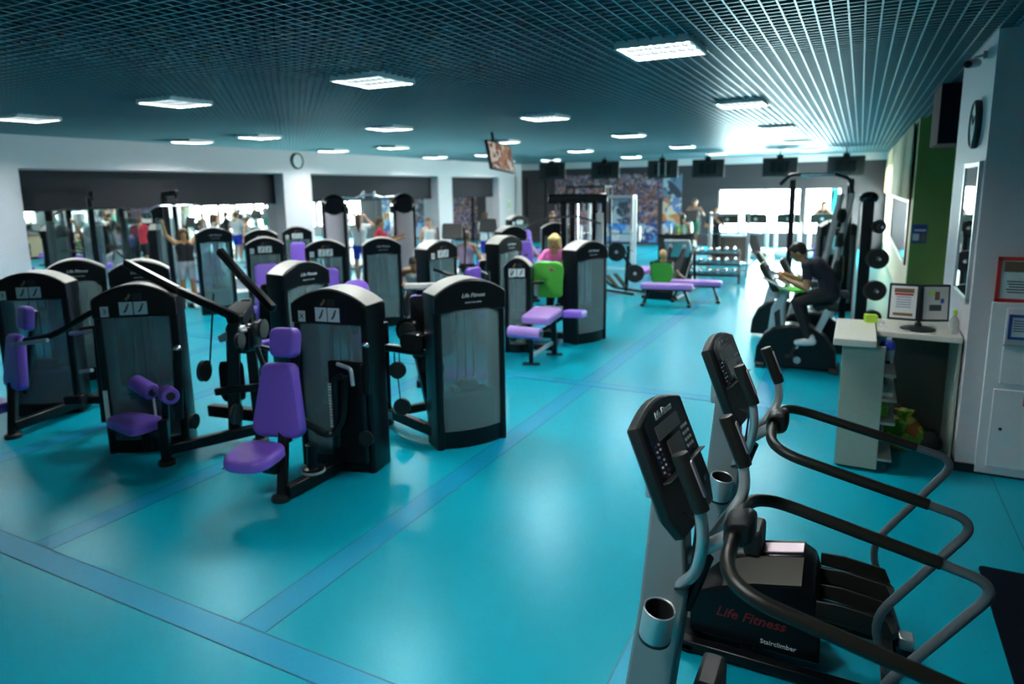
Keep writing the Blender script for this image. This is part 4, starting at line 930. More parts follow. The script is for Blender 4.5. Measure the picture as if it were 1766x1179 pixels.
# ------------------------------------------------------------------ equipment further back
# cable crossover
t = thing('cable_crossover', 'two-column cable crossover with chrome pull-up bar between, in front of the mirror wall', 'cable machine', (-10.6, 13.1, 0), 45)
for s in (-1, 1):
    x = s*.83
    mb = MB()
    for dx in (-.24, .24): mb.b2((x+dx-.03, -.2, 0), (x+dx+.03, .2, 2.12))
    mb.b2((x-.27, -.22, 0), (x+.27, .22, .14)); mb.build('column_frame', 'black', t, bev=.012)
    MB().loft([[(x+.215*math.cos(a), -.17-.07*math.sin(a), z) for a in [PI*k/8 for k in range(9)]] for z in (.14, 2.05)], cap=False).build('column_cover', 'coverpink', t)
    MB().loft([[(x+.215*math.cos(a), .17+.07*math.sin(a), z) for a in [PI*k/8 for k in range(9)]] for z in (.14, 2.05)], cap=False).build('column_cover', 'coverpink', t)
    MB().lathe([(0, -.24), (.20, -.24), (.28, -.16), (.28, .16), (.20, .24), (0, .24)], (x, 0, 2.08), (0, 1, 0), 24).build('domed_top', 'black', t)
    for dy in (-.22, .22): MB().cyl((x-s*.30, dy, .1), (x-s*.30, dy, 2.05), .02, seg=10).build('guide_post', 'chrome', t)
    MB().b2((x-s*.30-.05, -.27, 1.9), (x-s*.30+.05, -.17, 2.06)).build('carriage', 'matte', t, bev=.01)
tubes(t, 'pull_up_bar', [(-.62, 0, 2.27), (-.3, 0, 2.26), (-.12, 0, 2.34), (.12, 0, 2.34), (.3, 0, 2.26), (.62, 0, 2.27)], .028, 'chrome', .06)
for x in (-.12, .14):
    for z in (2.28, 2.38): MB().sphere((x, -.03, z), .04, 10).build('bar_knob', 'chrome', t)
# black multi-station
t = thing('multi_gym', 'tall black multi-station cable tower behind the woman in pink', 'gym machine', (-5.25, 13.3, 0), 18)
MB().b2((-.62, -.18, 2.1), (.62, .18, 2.30)).build('top_housing', 'black', t, bev=.04)
for x, y in ((-.30, 0), (-.12, .1), (.36, 0), (.55, .1)): rect_tube(t, 'upright', [(x, y, 0), (x, y, 2.15)], .09, .12, 'black')
for x in (-.22, .0, .46): MB().cyl((x, -.05, .1), (x, -.05, 2.1), .013, seg=8).build('guide_rod', 'chrome', t)
MB().b2((.38, -.1, .3), (.53, .02, 1.9)).build('stack_cover', 'silver', t, bev=.01)
for x in (-.4, .1, .2, .4): pulley(t, (x, -.15, 2.05), (1, 0, 0), .1)
tubes(t, 'pulldown_bar', [(-1.05, -.45, 1.62), (-.6, -.45, 1.82), (0, -.45, 1.86), (.5, -.45, 1.70)], .02, 'matte', .1); tubes(t, 'pull_cable', [(-.1, -.45, 1.86), (-.1, -.2, 2.1)], .006, 'matte')
rect_tube(t, 'base_rail', [(-.35, -.9, .06), (-.3, .4, .06)], .09, .1); rect_tube(t, 'base_rail', [(.4, -.6, .06), (.45, .5, .06)], .09, .1)
pad('seat', t, .32, .4, .09, 'purple', (-.33, -.75, .5), (1, 0, 0), (0, 1, 0), 0, .1); rect_tube(t, 'seat_post', [(-.33, -.75, .05), (-.33, -.75, .46)], .07, .07)
for z in (.2, .26, .32, .38, .44, .5): MB().b2((-.2, -.12, z), (.08, .05, z+.05)).build('stack_plate', 'plate', t)
# plate loaded leg press with the bald man, and a second plate loaded machine
def weight_plate(label, loc, ax, r, group=None, m='plate'):
    t = thing('weight_plate', label, 'weight plate', loc, 0, group); a = Vector(ax)
    MB().lathe([(r*.16, -.022), (r*.55, -.016), (r*.8, -.022), (r, -.022), (r, .022), (r*.8, .022), (r*.55, .016), (r*.16, .022)], (0, 0, 0), a, 26).build('disc', m, t)
    MB().lathe([(.026, -.024), (r*.18, -.024), (r*.18, .024), (.026, .024)], (0, 0, 0), a, 18).build('hub', 'silver', t); return t
t = thing('leg_press', 'black plate-loaded leg press where the bald man reclines', 'gym machine', (-3.75, 14.9, 0), 0)
for s in (-1, 1):
    tubes(t, 'sled_rail', [(s*.3, .3, .25), (s*.3, 1.3, 1.0)], .035, 'frame'); tubes(t, 'side_frame', [(s*.36, -.6, .04), (s*.36, 1.3, .04), (s*.32, 1.3, 1.0)], .035, 'frame', .05)
back_plate('back_shell', t, .5, .7, 'frame', (0, -.35, .5), (1, 0, 0), (0, -.55, 1))
pad('backrest', t, .48, .66, .08, 'green', (0, -.33, .52), (-1, 0, 0), (0, -.55, 1), 0, .1); pad('seat', t, .46, .4, .08, 'purple', (0, .05, .24), (1, 0, 0), (0, 1, .1), 0, .08)
MB().box((0, 1.05, .98), (.6, .05, .5), (R(35), 0, 0)).build('foot_plate', 'silver', t, bev=.01)
MB().b2((-.3, -.6, 0), (.3, -.5, .2)).build('rear_foot', 'frame', t, bev=.02)
t = thing('plate_loaded_machine', 'black plate-loaded machine with curved rails left of the long violet benches', 'gym machine', (-4.7, 14.6, 0), -20)
for s in (-1, 1): tubes(t, 'curved_rail', [(-.75, s*.22, .85), (-.72, s*.22, .35), (-.45, s*.22, .12), (.5, s*.22, .10)], .03, 'frame', .25)
tubes(t, 'lever_arm', [(-.7, .2, .85), (-.2, .2, .95), (.3, .25, .45)], .035, 'frame'); rect_tube(t, 'upright', [(-.1, .3, .05), (-.05, .3, 1.1)], .07, .07)
for s in (-1, 1): MB().box((-.15, s*.14, .32), (.42, .13, .03), (0, R(42), 0)).build('foot_plate', 'brownblack', t, bev=.006)
pad('seat', t, .4, .42, .09, 'violet', (.25, .45, .55), (1, 0, 0), (0, 1, .2), 0, .08); tubes(t, 'plate_horn', [(-.05, .05, .98), (-.05, .45, .98)], .022, 'chrome')
weight_plate('large black weight plate on the upper horn of the machine left of the violet benches', (-4.77, 14.42, 1.0), (.3, -.95, 0), .21, 'plates on the plate-loaded machine')
weight_plate('black weight plate lower down on the machine left of the violet benches', (-4.3, 14.3, .55), (.3, -.95, 0), .2, 'plates on the plate-loaded machine')
# flat benches
def bench(L):
    t = thing('flat_bench', None, 'bench')
    out = rrect(L, .32, .05, 4); MB().slab(out, [(.015, .36), (0, .375), (0, .43), (.01, .45), (.03, .455)], lambda u, v, q: (u, v, q)).build('bench_pad', 'violet', t)
    MB().b2((-L/2+.03, -.12, .32), (L/2-.03, .12, .362)).build('pad_frame', 'frame', t, bev=.005)
    for s in (-1, 1):
        MB().bar((s*(L/2-.18), 0, .34), (s*(L/2-.06), 0, .03), .08, .05).build('leg', 'frame', t, bev=.008); MB().b2((s*(L/2-.06)-.04, -.2, 0), (s*(L/2-.06)+.04, .2, .05)).build('foot', 'frame', t, bev=.01)
    return t
b1 = bench(1.05); b1.location = (-3.42, 13.62, 0); b1.rotation_euler = (0, 0, R(9)); b1['label'] = 'nearer long violet flat bench in front of the bald man'; b1['group'] = 'violet flat benches'
copy_tree(b1, (-2.98, 14.35, 0), 9, 'violet flat bench partly behind the nearer one, ending further right')
# black bar counter
t = thing('bar_counter', 'plain black counter box behind the bald man', 'counter', (-4.32, 18.0, 0), 14); MB().b2((-.44, -.3, 0), (.44, .3, 1.15)).build('body', 'matte', t, bev=.01); MB().b2((-.48, -.34, 1.15), (.48, .34, 1.19)).build('top', 'black', t, bev=.008)
for i, (dx, h, m) in enumerate(((-.3, .2, 'sneaker'), (-.12, .26, 'silver'), (.1, .18, 'lime'), (.22, .22, 'sneaker'))):
    o = MB().lathe([(0, 0), (.04, 0), (.045, h*.6), (.02, h*.8), (.022, h), (0, h)]).build('drink_bottle', m); o.location = (-4.32+dx, 17.95+dx*.25, 1.19); tag(o, ('white bottle at the left end of the black counter', 'grey bottle second from left on the black counter', 'lime bottle on the black counter', 'white bottle at the right end of the black counter')[i], 'bottle', 'bottles on the black counter')
# racks
def rack(label, x, y, rz, w=1.2, h=2.2, m='whitegloss'):
    t = thing('power_rack', label, 'rack', (x, y, 0), rz)
    for sx in (-1, 1):
        for yy in (0, .7): MB().b2((sx*w/2-.035, yy-.035, 0), (sx*w/2+.035, yy+.035, h)).build('upright', m, t, bev=.006)
        MB().b2((sx*w/2-.03, 0, h-.07), (sx*w/2+.03, .7, h)).b2((sx*w/2-.03, 0, .03), (sx*w/2+.03, .7, .1)).build('side_rail', m, t)
    MB().b2((-w/2, -.03, h-.07), (w/2, .03, h)).b2((-w/2, .67, .04), (w/2, .73, .1)).build('cross_bar', m, t)
    MB().cyl((-w/2-.35, -.08, 1.15), (w/2+.35, -.08, 1.15), .014, seg=10).build('barbell', 'chrome', t)
    return t
rack('white squat rack with vertical posts in front of the photo wall', -6.2, 18.2, 10); rack('pale rack beside the black counter, towards the treadmills', -3.1, 18.9, 8, 1.0, 1.7, 'silver')
rack('dark pull-up rack in front of the photo wall, left part', -8.6, 22.5, 0, 1.4, 2.5, 'frame')
for i, (x, y, z, s) in enumerate(((-6.2-.85, 18.1, 1.15, 0), (-6.2+.82, 18.25, 1.15, 0))): weight_plate('black plate on the %s end of the barbell in the white rack' % ('left', 'right')[i], (x, y, z), (1, .17, 0), .22, 'plates on the barbell of the white rack')
def dumbbell(label=None):
    t = thing('dumbbell', label, 'dumbbell', (0, 0, 0), 0, 'chrome dumbbells on the rack'); MB().cyl((0, -.07, 0), (0, .07, 0), .016, seg=10).build('handle', 'chrome', t)
    for s in (-1, 1): MB().lathe([(0, 0), (.055, .0), (.065, .012), (.065, .06), (.05, .07), (0, .07)], (0, s*.065, 0), (0, s, 0), 14).build('head', 'chrome', t)
    return t
t = thing('dumbbell_rack', 'low dumbbell rack left of the brown counter', 'rack', (-3.15, 17.2, 0), 12)
for s in (-1, 1): MB().bars([(s*.6, -.2, .03), (s*.6, .18, .85)], .06, .06).build('side_frame', 'frame', t, bev=.006)
for k in range(3): MB().box((0, -.12+k*.13, .26+k*.25), (1.2, .26, .03), (R(12), 0, 0)).build('shelf', 'frame', t)
first = None; mr = Matrix.Translation((-3.15, 17.2, 0)) @ Matrix.Rotation(R(12), 4, 'Z'); tier = ('bottom', 'middle', 'top')
ordn = ('leftmost', 'second from left', 'third from left', 'third from right', 'second from right', 'rightmost')
for k in range(3):
    for i in range(6):
        p = mr @ Vector((-.5+i*.2, -.13+k*.13, .345+k*.25)); lab = 'chrome dumbbell, %s on the %s tier of the low rack' % (ordn[i], tier[k])
        if first is None: first = dumbbell(lab); first.location = p; first.rotation_euler = (0, 0, R(12))
        else: copy_tree(first, p, 12, lab)
t = thing('service_counter', 'brown counter with white top in front of the treadmills', 'counter', (-3.6, 22.2, 0), 4); MB().b2((-.6, -.25, .06), (.52, .25, .85)).build('body', 'deskbrown', t); MB().b2((-.66, -.3, .85), (.6, .3, .92)).b2((.52, -.3, 0), (.6, .3, .86)).build('top', 'whitegloss', t, bev=.01)
t = thing('incline_bench', 'adjustable bench with pale legs near the bright floor', 'bench', (-2.6, 20.7, 0), 25)
pad('backrest', t, .28, .75, .08, 'matte', (0, .2, .75), (1, 0, 0), (0, .8, .7), 0, .05); pad('seat', t, .3, .35, .08, 'matte', (0, -.35, .48), (1, 0, 0), (0, 1, .1), 0, .05)
for a, b in (((0, .3, .75), (.2, -.45, .03)), ((0, -.3, .45), (0, .6, .03))): MB().bar(a, b, .06, .05).build('leg', 'whitegloss', t, bev=.008)
# treadmills
def treadmill():
    t = thing('treadmill', None, 'treadmill')
    MB().prism([(0, .02), (0, .20), (.12, .26), (.42, .24), (.5, .16), (2.0, .13), (2.0, .04), (0.4, .02)], -.40, .40, lambda u, v, q: (q, u, v)).build('deck', 'silver', t, bev=.015)
    MB().b2((-.27, .5, .155), (.27, 1.98, .172)).build('running_belt', 'rubber', t)
    MB().b2((-.34, -.02, .1), (.34, .04, .22)).build('hood', 'whitegloss', t, bev=.02)
    for s in (-1, 1):
        MB().bars([(s*.37, .3, .18), (s*.36, .12, 1.18)], .07, .11).build('upright', 'whitegloss', t, bev=.015); tubes(t, 'handrail', [(s*.35, .15, 1.08), (s*.34, .75, .98)], .022, 'silver')
    f = frame_m((0, .14, 1.32), (1, 0, 0), (0, -.25, 1))
    MB().slab([(-.37, -.16), (.37, -.16), (.37, .10), (.30, .16), (0, .18), (-.30, .16), (-.37, .10)], [(.015, -.05), (0, -.03), (0, .03), (.015, .05)], lambda u, v, q: f @ Vector((u, v, q))).build('console', 'brownblack', t)
    MB().lathe([(0, 0), (.05, 0), (.05, .008), (0, .01)], f @ Vector((0, 0, .05)), (0, -1, -.25), 18).build('emblem', 'silver', t)
    MB().slab(rrect(.5, .2, .02, 3), [(0, -.054), (0, -.048)], lambda u, v, q: f @ Vector((u, v, q))).build('display', 'panel', t)
    return t
tr = treadmill(); labs = ('treadmill facing us, partly behind the man in black', 'treadmill facing us, second from left', 'treadmill facing us, third from left, empty', 'treadmill facing us with a woman on it')
for i, (x, y) in enumerate(((-3.95, 23.6), (-3.08, 23.9), (-2.08, 24.1), (-1.06, 24.3))):
    if i == 0: tr.location = (x, y, 0); tr['label'] = labs[0]; tr['group'] = 'treadmills by the far window'
    else: copy_tree(tr, (x, y, 0), 0, labs[i])
def elliptical(label, x, y, rz):
    t = thing('elliptical_trainer', label, 'elliptical trainer', (x, y, 0), rz)
    MB().prism([(-.35, .05), (-.35, .5), (-.1, .75), (.2, .6), (.35, .05)], -.16, .16, lambda u, v, q: (q, u, v)).build('drive_cover', 'silver', t, bev=.03)
    rect_tube(t, 'base_rail', [(0, -.4, .05), (0, 1.3, .05)], .1, .08); rect_tube(t, 'console_post', [(0, -.2, .6), (0, -.05, 1.4)], .09, .07, 'silver')
    f = frame_m((0, -.02, 1.5), (-1, 0, 0), (0, -.3, 1)); MB().slab(rrect(.46, .36, .05, 4), [(.02, -.04), (0, -.02), (0, .02), (.02, .04)], lambda u, v, q: f @ Vector((u, v, q))).build('console', 'matte', t)
    for s in (-1, 1):
        tubes(t, 'arm_lever', [(s*.27, .1, .45), (s*.3, .0, 1.1), (s*.3, .15, 1.6)], .02, 'frame', .2); tubes(t, 'pedal_rail', [(s*.17, -.1, .3), (s*.17, 1.0, .28)], .028, 'silver'); MB().b2((s*.17-.08, .55, .3), (s*.17+.08, .95, .34)).build('pedal', 'matte', t, bev=.01)
    for q in (-.38, 1.29): MB().b2((-.3, q-.04, 0), (.3, q+.04, .06)).build('stabilizer', 'matte', t)
elliptical('pale elliptical trainer left of the man in the white T-shirt', -8.15, 12.95, 200); elliptical('elliptical trainer with raised arms in front of the man in the white T-shirt', -8.6, 15.4, 185)
elliptical('elliptical trainer under the man in the tank top', -4.75, 21.7, 175)
# more strength machines towards the photo wall
for (x, y, rz, lab) in ((-7.0, 13.6, 60, 'violet seated machine in front of the man in the white T-shirt'), (-6.6, 15.2, 30, 'weight machine with violet pads below the green notice')):
    copy_tree(pro[('press', 1.6, True, False) if ('press', 1.6, True, False) in pro else ('press', 1.6, False, True)], (x, y, 0), rz, lab)
# plate tree and cable frame at the right
t = thing('weight_plate_tree', 'tall black plate rack behind the man on the bike', 'rack', (.12, 11.6, 0))
rect_tube(t, 'upright', [(0, 0, 0), (0, 0, 2.2)], .22, .16, 'frame'); MB().b2((-.13, -.10, .1), (-.105, -.085, 2.15)).build('edge_trim', 'trim', t); MB().b2((-.35, -.35, 0), (.35, .35, .07)).build('base', 'frame', t, bev=.01)
for z in (.42, .83, 1.31, 1.78): MB().cyl((.10, -.02, z), (.20, -.36, z), .022, seg=10).build('peg', 'chrome', t)
MB().sphere((0, 0, 2.2), .14, 12, (1, 1, .7)).build('top_cap', 'black', t)
for z, r, n, q in ((.42, .11, 2, 'lowest'), (.83, .15, 2, 'second lowest'), (1.31, .15, 2, 'second highest'), (1.78, .10, 1, 'highest')):
    for k in range(n): weight_plate('%s weight plate on the %s peg of the tall plate rack' % (('inner', 'outer')[k] if n > 1 else 'single', q), (.12+.155+k*.02, 11.6-.20-k*.06, z-.0), (.28, -.96, 0), r, 'plates on the tall plate rack')
t = thing('cable_station', 'tall black cable frame with crossbar and slanted tubes behind the man on the bike', 'gym machine', (-.3, 12.6, 0))
for x in (-.75, .15): rect_tube(t, 'upright', [(x, .2, 0), (x, .2, 2.5)], .08, .10, 'frame')
tubes(t, 'pull_up_bar', [(-.95, .1, 2.42), (-.8, .1, 2.58), (-.1, .1, 2.58), (.12, .1, 2.50), (.2, .1, 2.2)], .03, 'frame', .05); tubes(t, 'bar_sleeve', [(-.62, .1, 2.575), (-.1, .1, 2.575)], .034, 'chrome')
for x0, x1 in ((.02, -.3), (.18, -.12)): tubes(t, 'slanted_tube', [(x0, 0, 2.25), (x1, -.3, .3)], .05, 'greypaint')
MB().slab(rrect(.3, .5, .08, 4), [(.03, -.15), (0, -.1), (0, .1), (.03, .15)], lambda u, v, q: (-.02+u, q, 1.0+v)).build('weight_housing', 'black', t)
for z in (.6, 1.05, 1.5, 1.9): pulley(t, (.05, -.2, z), (1, -.5, 0), .12)
rect_tube(t, 'base_rail', [(-.75, .2, .05), (.15, .2, .05)], .1, .1); tubes(t, 'pull_cable', [(-.1, -.1, 2.3), (-.2, -.2, 1.0)], .008, 'matte')
# step boxes
for i, (x, y, w, h) in enumerate(((-12.6, 11.0, .5, .5), (-11.9, 10.3, .45, .32), (-8.95, 10.9, .55, .5))):
    t = thing('step_box', ('white step box near the mirrors, seen between two grey weight towers', 'lower white step box left of the taller one near the mirrors', 'white step box between the two cable columns')[i], 'step box', (x, y, 0), 42, 'white step boxes')
    MB().b2((-w/2, -w/2, 0), (w/2, w/2, h-.05)).build('body', 'whitegloss', t, bev=.02); MB().b2((-w/2-.015, -w/2-.015, h-.05), (w/2+.015, w/2+.015, h)).build('top', 'paper', t, bev=.012)
# lat stations close to the mirrors
for i, (x, y, rz) in enumerate(((-13.3, 8.05, 62), (-13.25, 9.75, 75))):
    t = thing('lat_pulldown', ('lat pulldown station by the near end of the mirrors', 'lat pulldown station where the woman with raised arms stands')[i], 'gym machine', (x, y, 0), rz)
    rect_tube(t, 'upright', [(0, .35, 0), (0, .35, 2.42)], .12, .1); rect_tube(t, 'top_beam', [(0, .4, 2.42), (0, -.35, 2.45)], .08, .1); rect_tube(t, 'base_rail', [(0, .4, .05), (0, -.6, .05)], .1, .1)
    tubes(t, 'pulldown_bar', [(-.62, -.3, 2.08), (-.45, -.3, 2.18), (.45, -.3, 2.18), (.62, -.3, 2.08)], .02, 'chrome' if i else 'matte', .08); tubes(t, 'pull_cable', [(0, -.3, 2.18), (0, -.3, 2.42)], .007, 'matte')
    MB().b2((-.17, .36, .1), (.17, .56, 1.9)).build('stack_cover', 'shroud', t, bev=.01); pulley(t, (0, -.3, 2.38), (1, 0, 0), .06); pad('seat', t, .35, .4, .08, 'purple', (.5, -.1, .5), (1, 0, 0), (0, 1, 0), 0, .1); rect_tube(t, 'seat_post', [(.5, -.1, .04), (.5, -.1, .46)], .07, .07)
# wall bars and photo murals on the far wall
t = thing('wall_bars', 'dark wall bars in the far left corner', 'wall bars', (-12.9, 27.6, 0))
for x in (-.5, .45): MB().b2((x-.03, 0, 0), (x+.03, .12, 2.9)).build('side_post', 'frame', t)
for k in range(13): MB().cyl((-.5, .05, .3+k*.2), (.45, .05, .3+k*.2), .018, seg=8).build('rung', 'brownblack', t)
for i, (x0, x1, z0, z1, m, lab) in enumerate(((-12.3, -7.4, 1.95, 3.0, 'mural', 'wide colourful photo collage on the far wall, upper band'), (-12.3, -9.9, .1, 1.93, 'mural', 'photo collage panel low on the far wall, left part'), (-9.88, -8.9, .9, 1.93, 'muralA', 'dark blue-grey photo panel on the far wall'), (-8.88, -7.6, .9, 1.93, 'mural', 'photo collage panel right of the dark blue-grey one'),
    (-9.88, -7.6, .1, .88, 'muralC', 'blue photo strip low on the far wall'), (-7.38, -6.6, 2.0, 3.0, 'muralA', 'blue-black photo panel at the upper right end of the collage'), (-7.38, -6.6, 1.0, 1.98, 'muralB', 'warm orange photo panel at the right end of the collage'), (-7.38, -6.6, .1, .98, 'muralC', 'blue photo panel at the lower right end of the collage'))):
    tag(MB().b2((x0, YF-.03, z0), (x1, YF-.002, z1)).build('photo_mural', m, smooth=False), lab, 'mural')
# televisions hanging from the ceiling
def tv(label, x, y, z, rz, w=1.08, h=.62, back=True, roll=0):
    t = thing('television', label, 'television', (x, y, z), rz, 'ceiling hung televisions'); 
    MB().b2((-w/2, -.03, -h/2), (w/2, .03, h/2)).build('casing', 'matte', t, bev=.012); MB().b2((-w*.28, .03, -h*.3), (w*.28, .08, h*.3)).build('back_cover', 'frame', t, bev=.02)
    MB().b2((-w/2+.03, -.034, -h/2+.03), (w/2-.03, -.029, h/2-.03)).build('screen', 'panel' if back else 'tvpic', t, smooth=False)
    MB().cyl((0, .08, .1), (0, .08, ZC-z), .025, seg=10).build('hanger_pole', 'frame', t); MB().b2((-.10, .03, h*.32), (.10, .12, h/2+.08)).build('bracket', 'frame', t, bev=.01)
    for s in (-1, 1): MB().b2((s*.12-.02, .082, -h*.4), (s*.12+.02, .10, h*.4)).build('mount_arm', 'silver' if abs(x+6.3) < .3 else 'frame', t)
    return t
tvl = ('leftmost of the six backward-facing black televisions', 'second of the six backward-facing televisions from the left', 'third of the six backward-facing televisions, with pale mount arms', 'fourth of the six backward-facing televisions, above the left end of the windows', 'fifth of the six backward-facing televisions, above the window', 'rightmost of the six backward-facing televisions')
for i, (x, z) in enumerate(((-10.52, 3.08), (-8.4, 3.06), (-6.27, 3.04), (-4.7, 3.02), (-2.4, 3.0), (-.46, 2.98))): tv(tvl[i], x, 24.0, z, 180)
def pic_mat():
    m = mural_mat('television_picture', [(.10, .04, .02), (.36, .15, .08), (.45, .22, .12), (.6, .46, .38), (.20, .07, .04), (.5, .33, .24)], 4.5, 4.); nt = m.node_tree; b = nt.nodes['Principled BSDF']
    r = [n for n in nt.nodes if n.type == 'VALTORGB'][0]; nt.links.new(r.outputs[0], b.inputs['Emission Color']); b.inputs['Emission Strength'].default_value = .10; b.inputs['Roughness'].default_value = .15; return m
M['tvpic'] = pic_mat()
o = tv('tilted television with an orange-brown picture hanging nearest in mid room', -6.3, 11.85, 3.03, 70, .92, .56, back=False)
o.rotation_euler = (R(-14), R(5), R(88)); del o['group']
# small arm curl bench and a leg extension bench between the front towers
t = thing('arm_curl_bench', 'arm curl bench with grey topped bar and purple roller behind the lettered smoked panel machine', 'bench', (-4.90, 7.06, 0), 30)
roller(t, (-.16, -.02, 1.03), (.18, -.02, 1.03), .065); rect_tube(t, 'upright', [(-.05, .1, .04), (-.05, .1, 1.15)], .08, .1); rect_tube(t, 'top_bar', [(-.24, 0, 1.21), (.22, 0, 1.21)], .09, .07, 'trim')
for s in (-1, 1): tubes(t, 'handle', [(s*.2, .02, 1.2), (s*.24, -.1, 1.05), (s*.24, -.1, .85)], .02, 'frame', .05)
rect_tube(t, 'base_rail', [(-.05, .5, .05), (-.05, -.5, .05)], .08, .09); rect_tube(t, 'brace', [(-.05, .1, .7), (-.05, -.4, .1)], .05, .06); pulley(t, (.05, .05, .8), (1, 0, 0), .1); foot(t, -.05, .5)
t = thing('leg_extension_bench', 'low bench with rounded blue-purple back pad behind the tall purple backrest machine', 'bench', (-5.78, 6.80, 0), 60)
pad('back_pad', t, .34, .30, .14, 'purple', (0, 0, 1.13), (1, 0, 0), (0, .5, 1), 0, .13); rect_tube(t, 'upright', [(0, .15, .04), (0, .1, 1.05)], .08, .08); pad('seat', t, .4, .4, .1, 'purple', (0, -.35, .55), (1, 0, 0), (0, 1, 0), 0, .1)
rect_tube(t, 'base_rail', [(0, .4, .05), (0, -.6, .05)], .08, .09); rect_tube(t, 'seat_post', [(0, -.35, .05), (0, -.35, .5)], .07, .07); MB().lathe([(0, -.03), (.12, -.03), (.14, 0), (.12, .03), (0, .03)], (-.22, -.2, .6), (1, 0, 0), 20).build('cam_disc', 'matte', t); foot(t, 0, .4)
copy_tree(pro[('row', 1.75, False, True)], (-.35, 14.3, 0), 200, 'dark weight tower behind the tall cable frame near the right wall')
copy_tree(pro[('roller', 1.6, True, False)], (-9.7, 19.3, 0), 60, 'weight machine by the far end of the mirrors')
# ------------------------------------------------------------------ people
M['skin'] = mat('skin', (.46, .24, .15), .55, noise=.06, nscale=25); M['skin_tan'] = mat('skin_tan', (.36, .19, .09), .5, noise=.06, nscale=25)
M['eye'] = mat('eye_dark', (.02, .012, .01), .3); M['lip'] = mat('lips', (.32, .09, .08), .5)
M['pinktop'] = mat('pink_cotton', (.72, .15, .42), .85, bump=.3); M['blackcloth'] = mat('black_cloth', (.008, .009, .012), .85, bump=.3); M['navycloth'] = mat('dark_navy_cloth', (.008, .011, .022), .85, bump=.3)
M['redcloth'] = mat('red_cloth', (.55, .03, .06), .85); M['whitecloth'] = mat('white_cloth', (.68, .70, .70), .85); M['bluecloth'] = mat('blue_cloth', (.015, .03, .40), .8); M['orangecloth'] = mat('orange_cloth', (.62, .12, .03), .8)
M['greycloth'] = mat('grey_cloth', (.30, .33, .36), .85); M['greencloth'] = mat('mint_cloth', (.12, .45, .30), .85); M['lilac'] = mat('lilac_cloth', (.42, .30, .46), .85)
M['blonde'] = mat('blonde_hair', (.62, .46, .16), .5, noise=.25, nscale=60); M['darkhair'] = mat('dark_hair', (.012, .008, .007), .4, noise=.3, nscale=60); M['brownhair'] = mat('brown_hair', (.10, .045, .02), .45, noise=.3, nscale=60); M['fairhair'] = mat('fair_stubble', (.42, .28, .13), .6)
M['shoe_dark'] = mat('dark_shoe', (.015, .016, .02), .5)
def capsule(mb, a, b, ra, rb, seg=12):
    a, b = Vector(a), Vector(b); d = b-a; L = d.length
    if L < 1e-5: mb.sphere(a, ra, seg); return
    d /= L; pr = [(max(ra*math.cos(t), 1e-4), ra*math.sin(t)) for t in [-PI/2+PI/2*k/4 for k in range(5)]]
    pr += [(max(rb*math.cos(t), 1e-4), L+rb*math.sin(t)) for t in [PI/2*k/4 for k in range(5)]]
    mb.lathe(pr, a, d, seg)
def remeshed(mb, vox, smooth=3):
    me = bpy.data.meshes.new('tmp'); me.from_pydata(mb.v, [], mb.f)
    bm = bmesh.new(); bm.from_mesh(me); bmesh.ops.recalc_face_normals(bm, faces=bm.faces); bm.to_mesh(me); bm.free()
    o = bpy.data.objects.new('tmp', me); COL.objects.link(o)
    r = o.modifiers.new('r', 'REMESH'); r.mode = 'VOXEL'; r.voxel_size = vox; r.use_smooth_shade = True
    s = o.modifiers.new('s', 'SMOOTH'); s.factor = .5; s.iterations = smooth
    dg = bpy.context.evaluated_depsgraph_get(); out = bpy.data.meshes.new_from_object(o.evaluated_get(dg))
    bpy.data.objects.remove(o); bpy.data.meshes.remove(me); return out
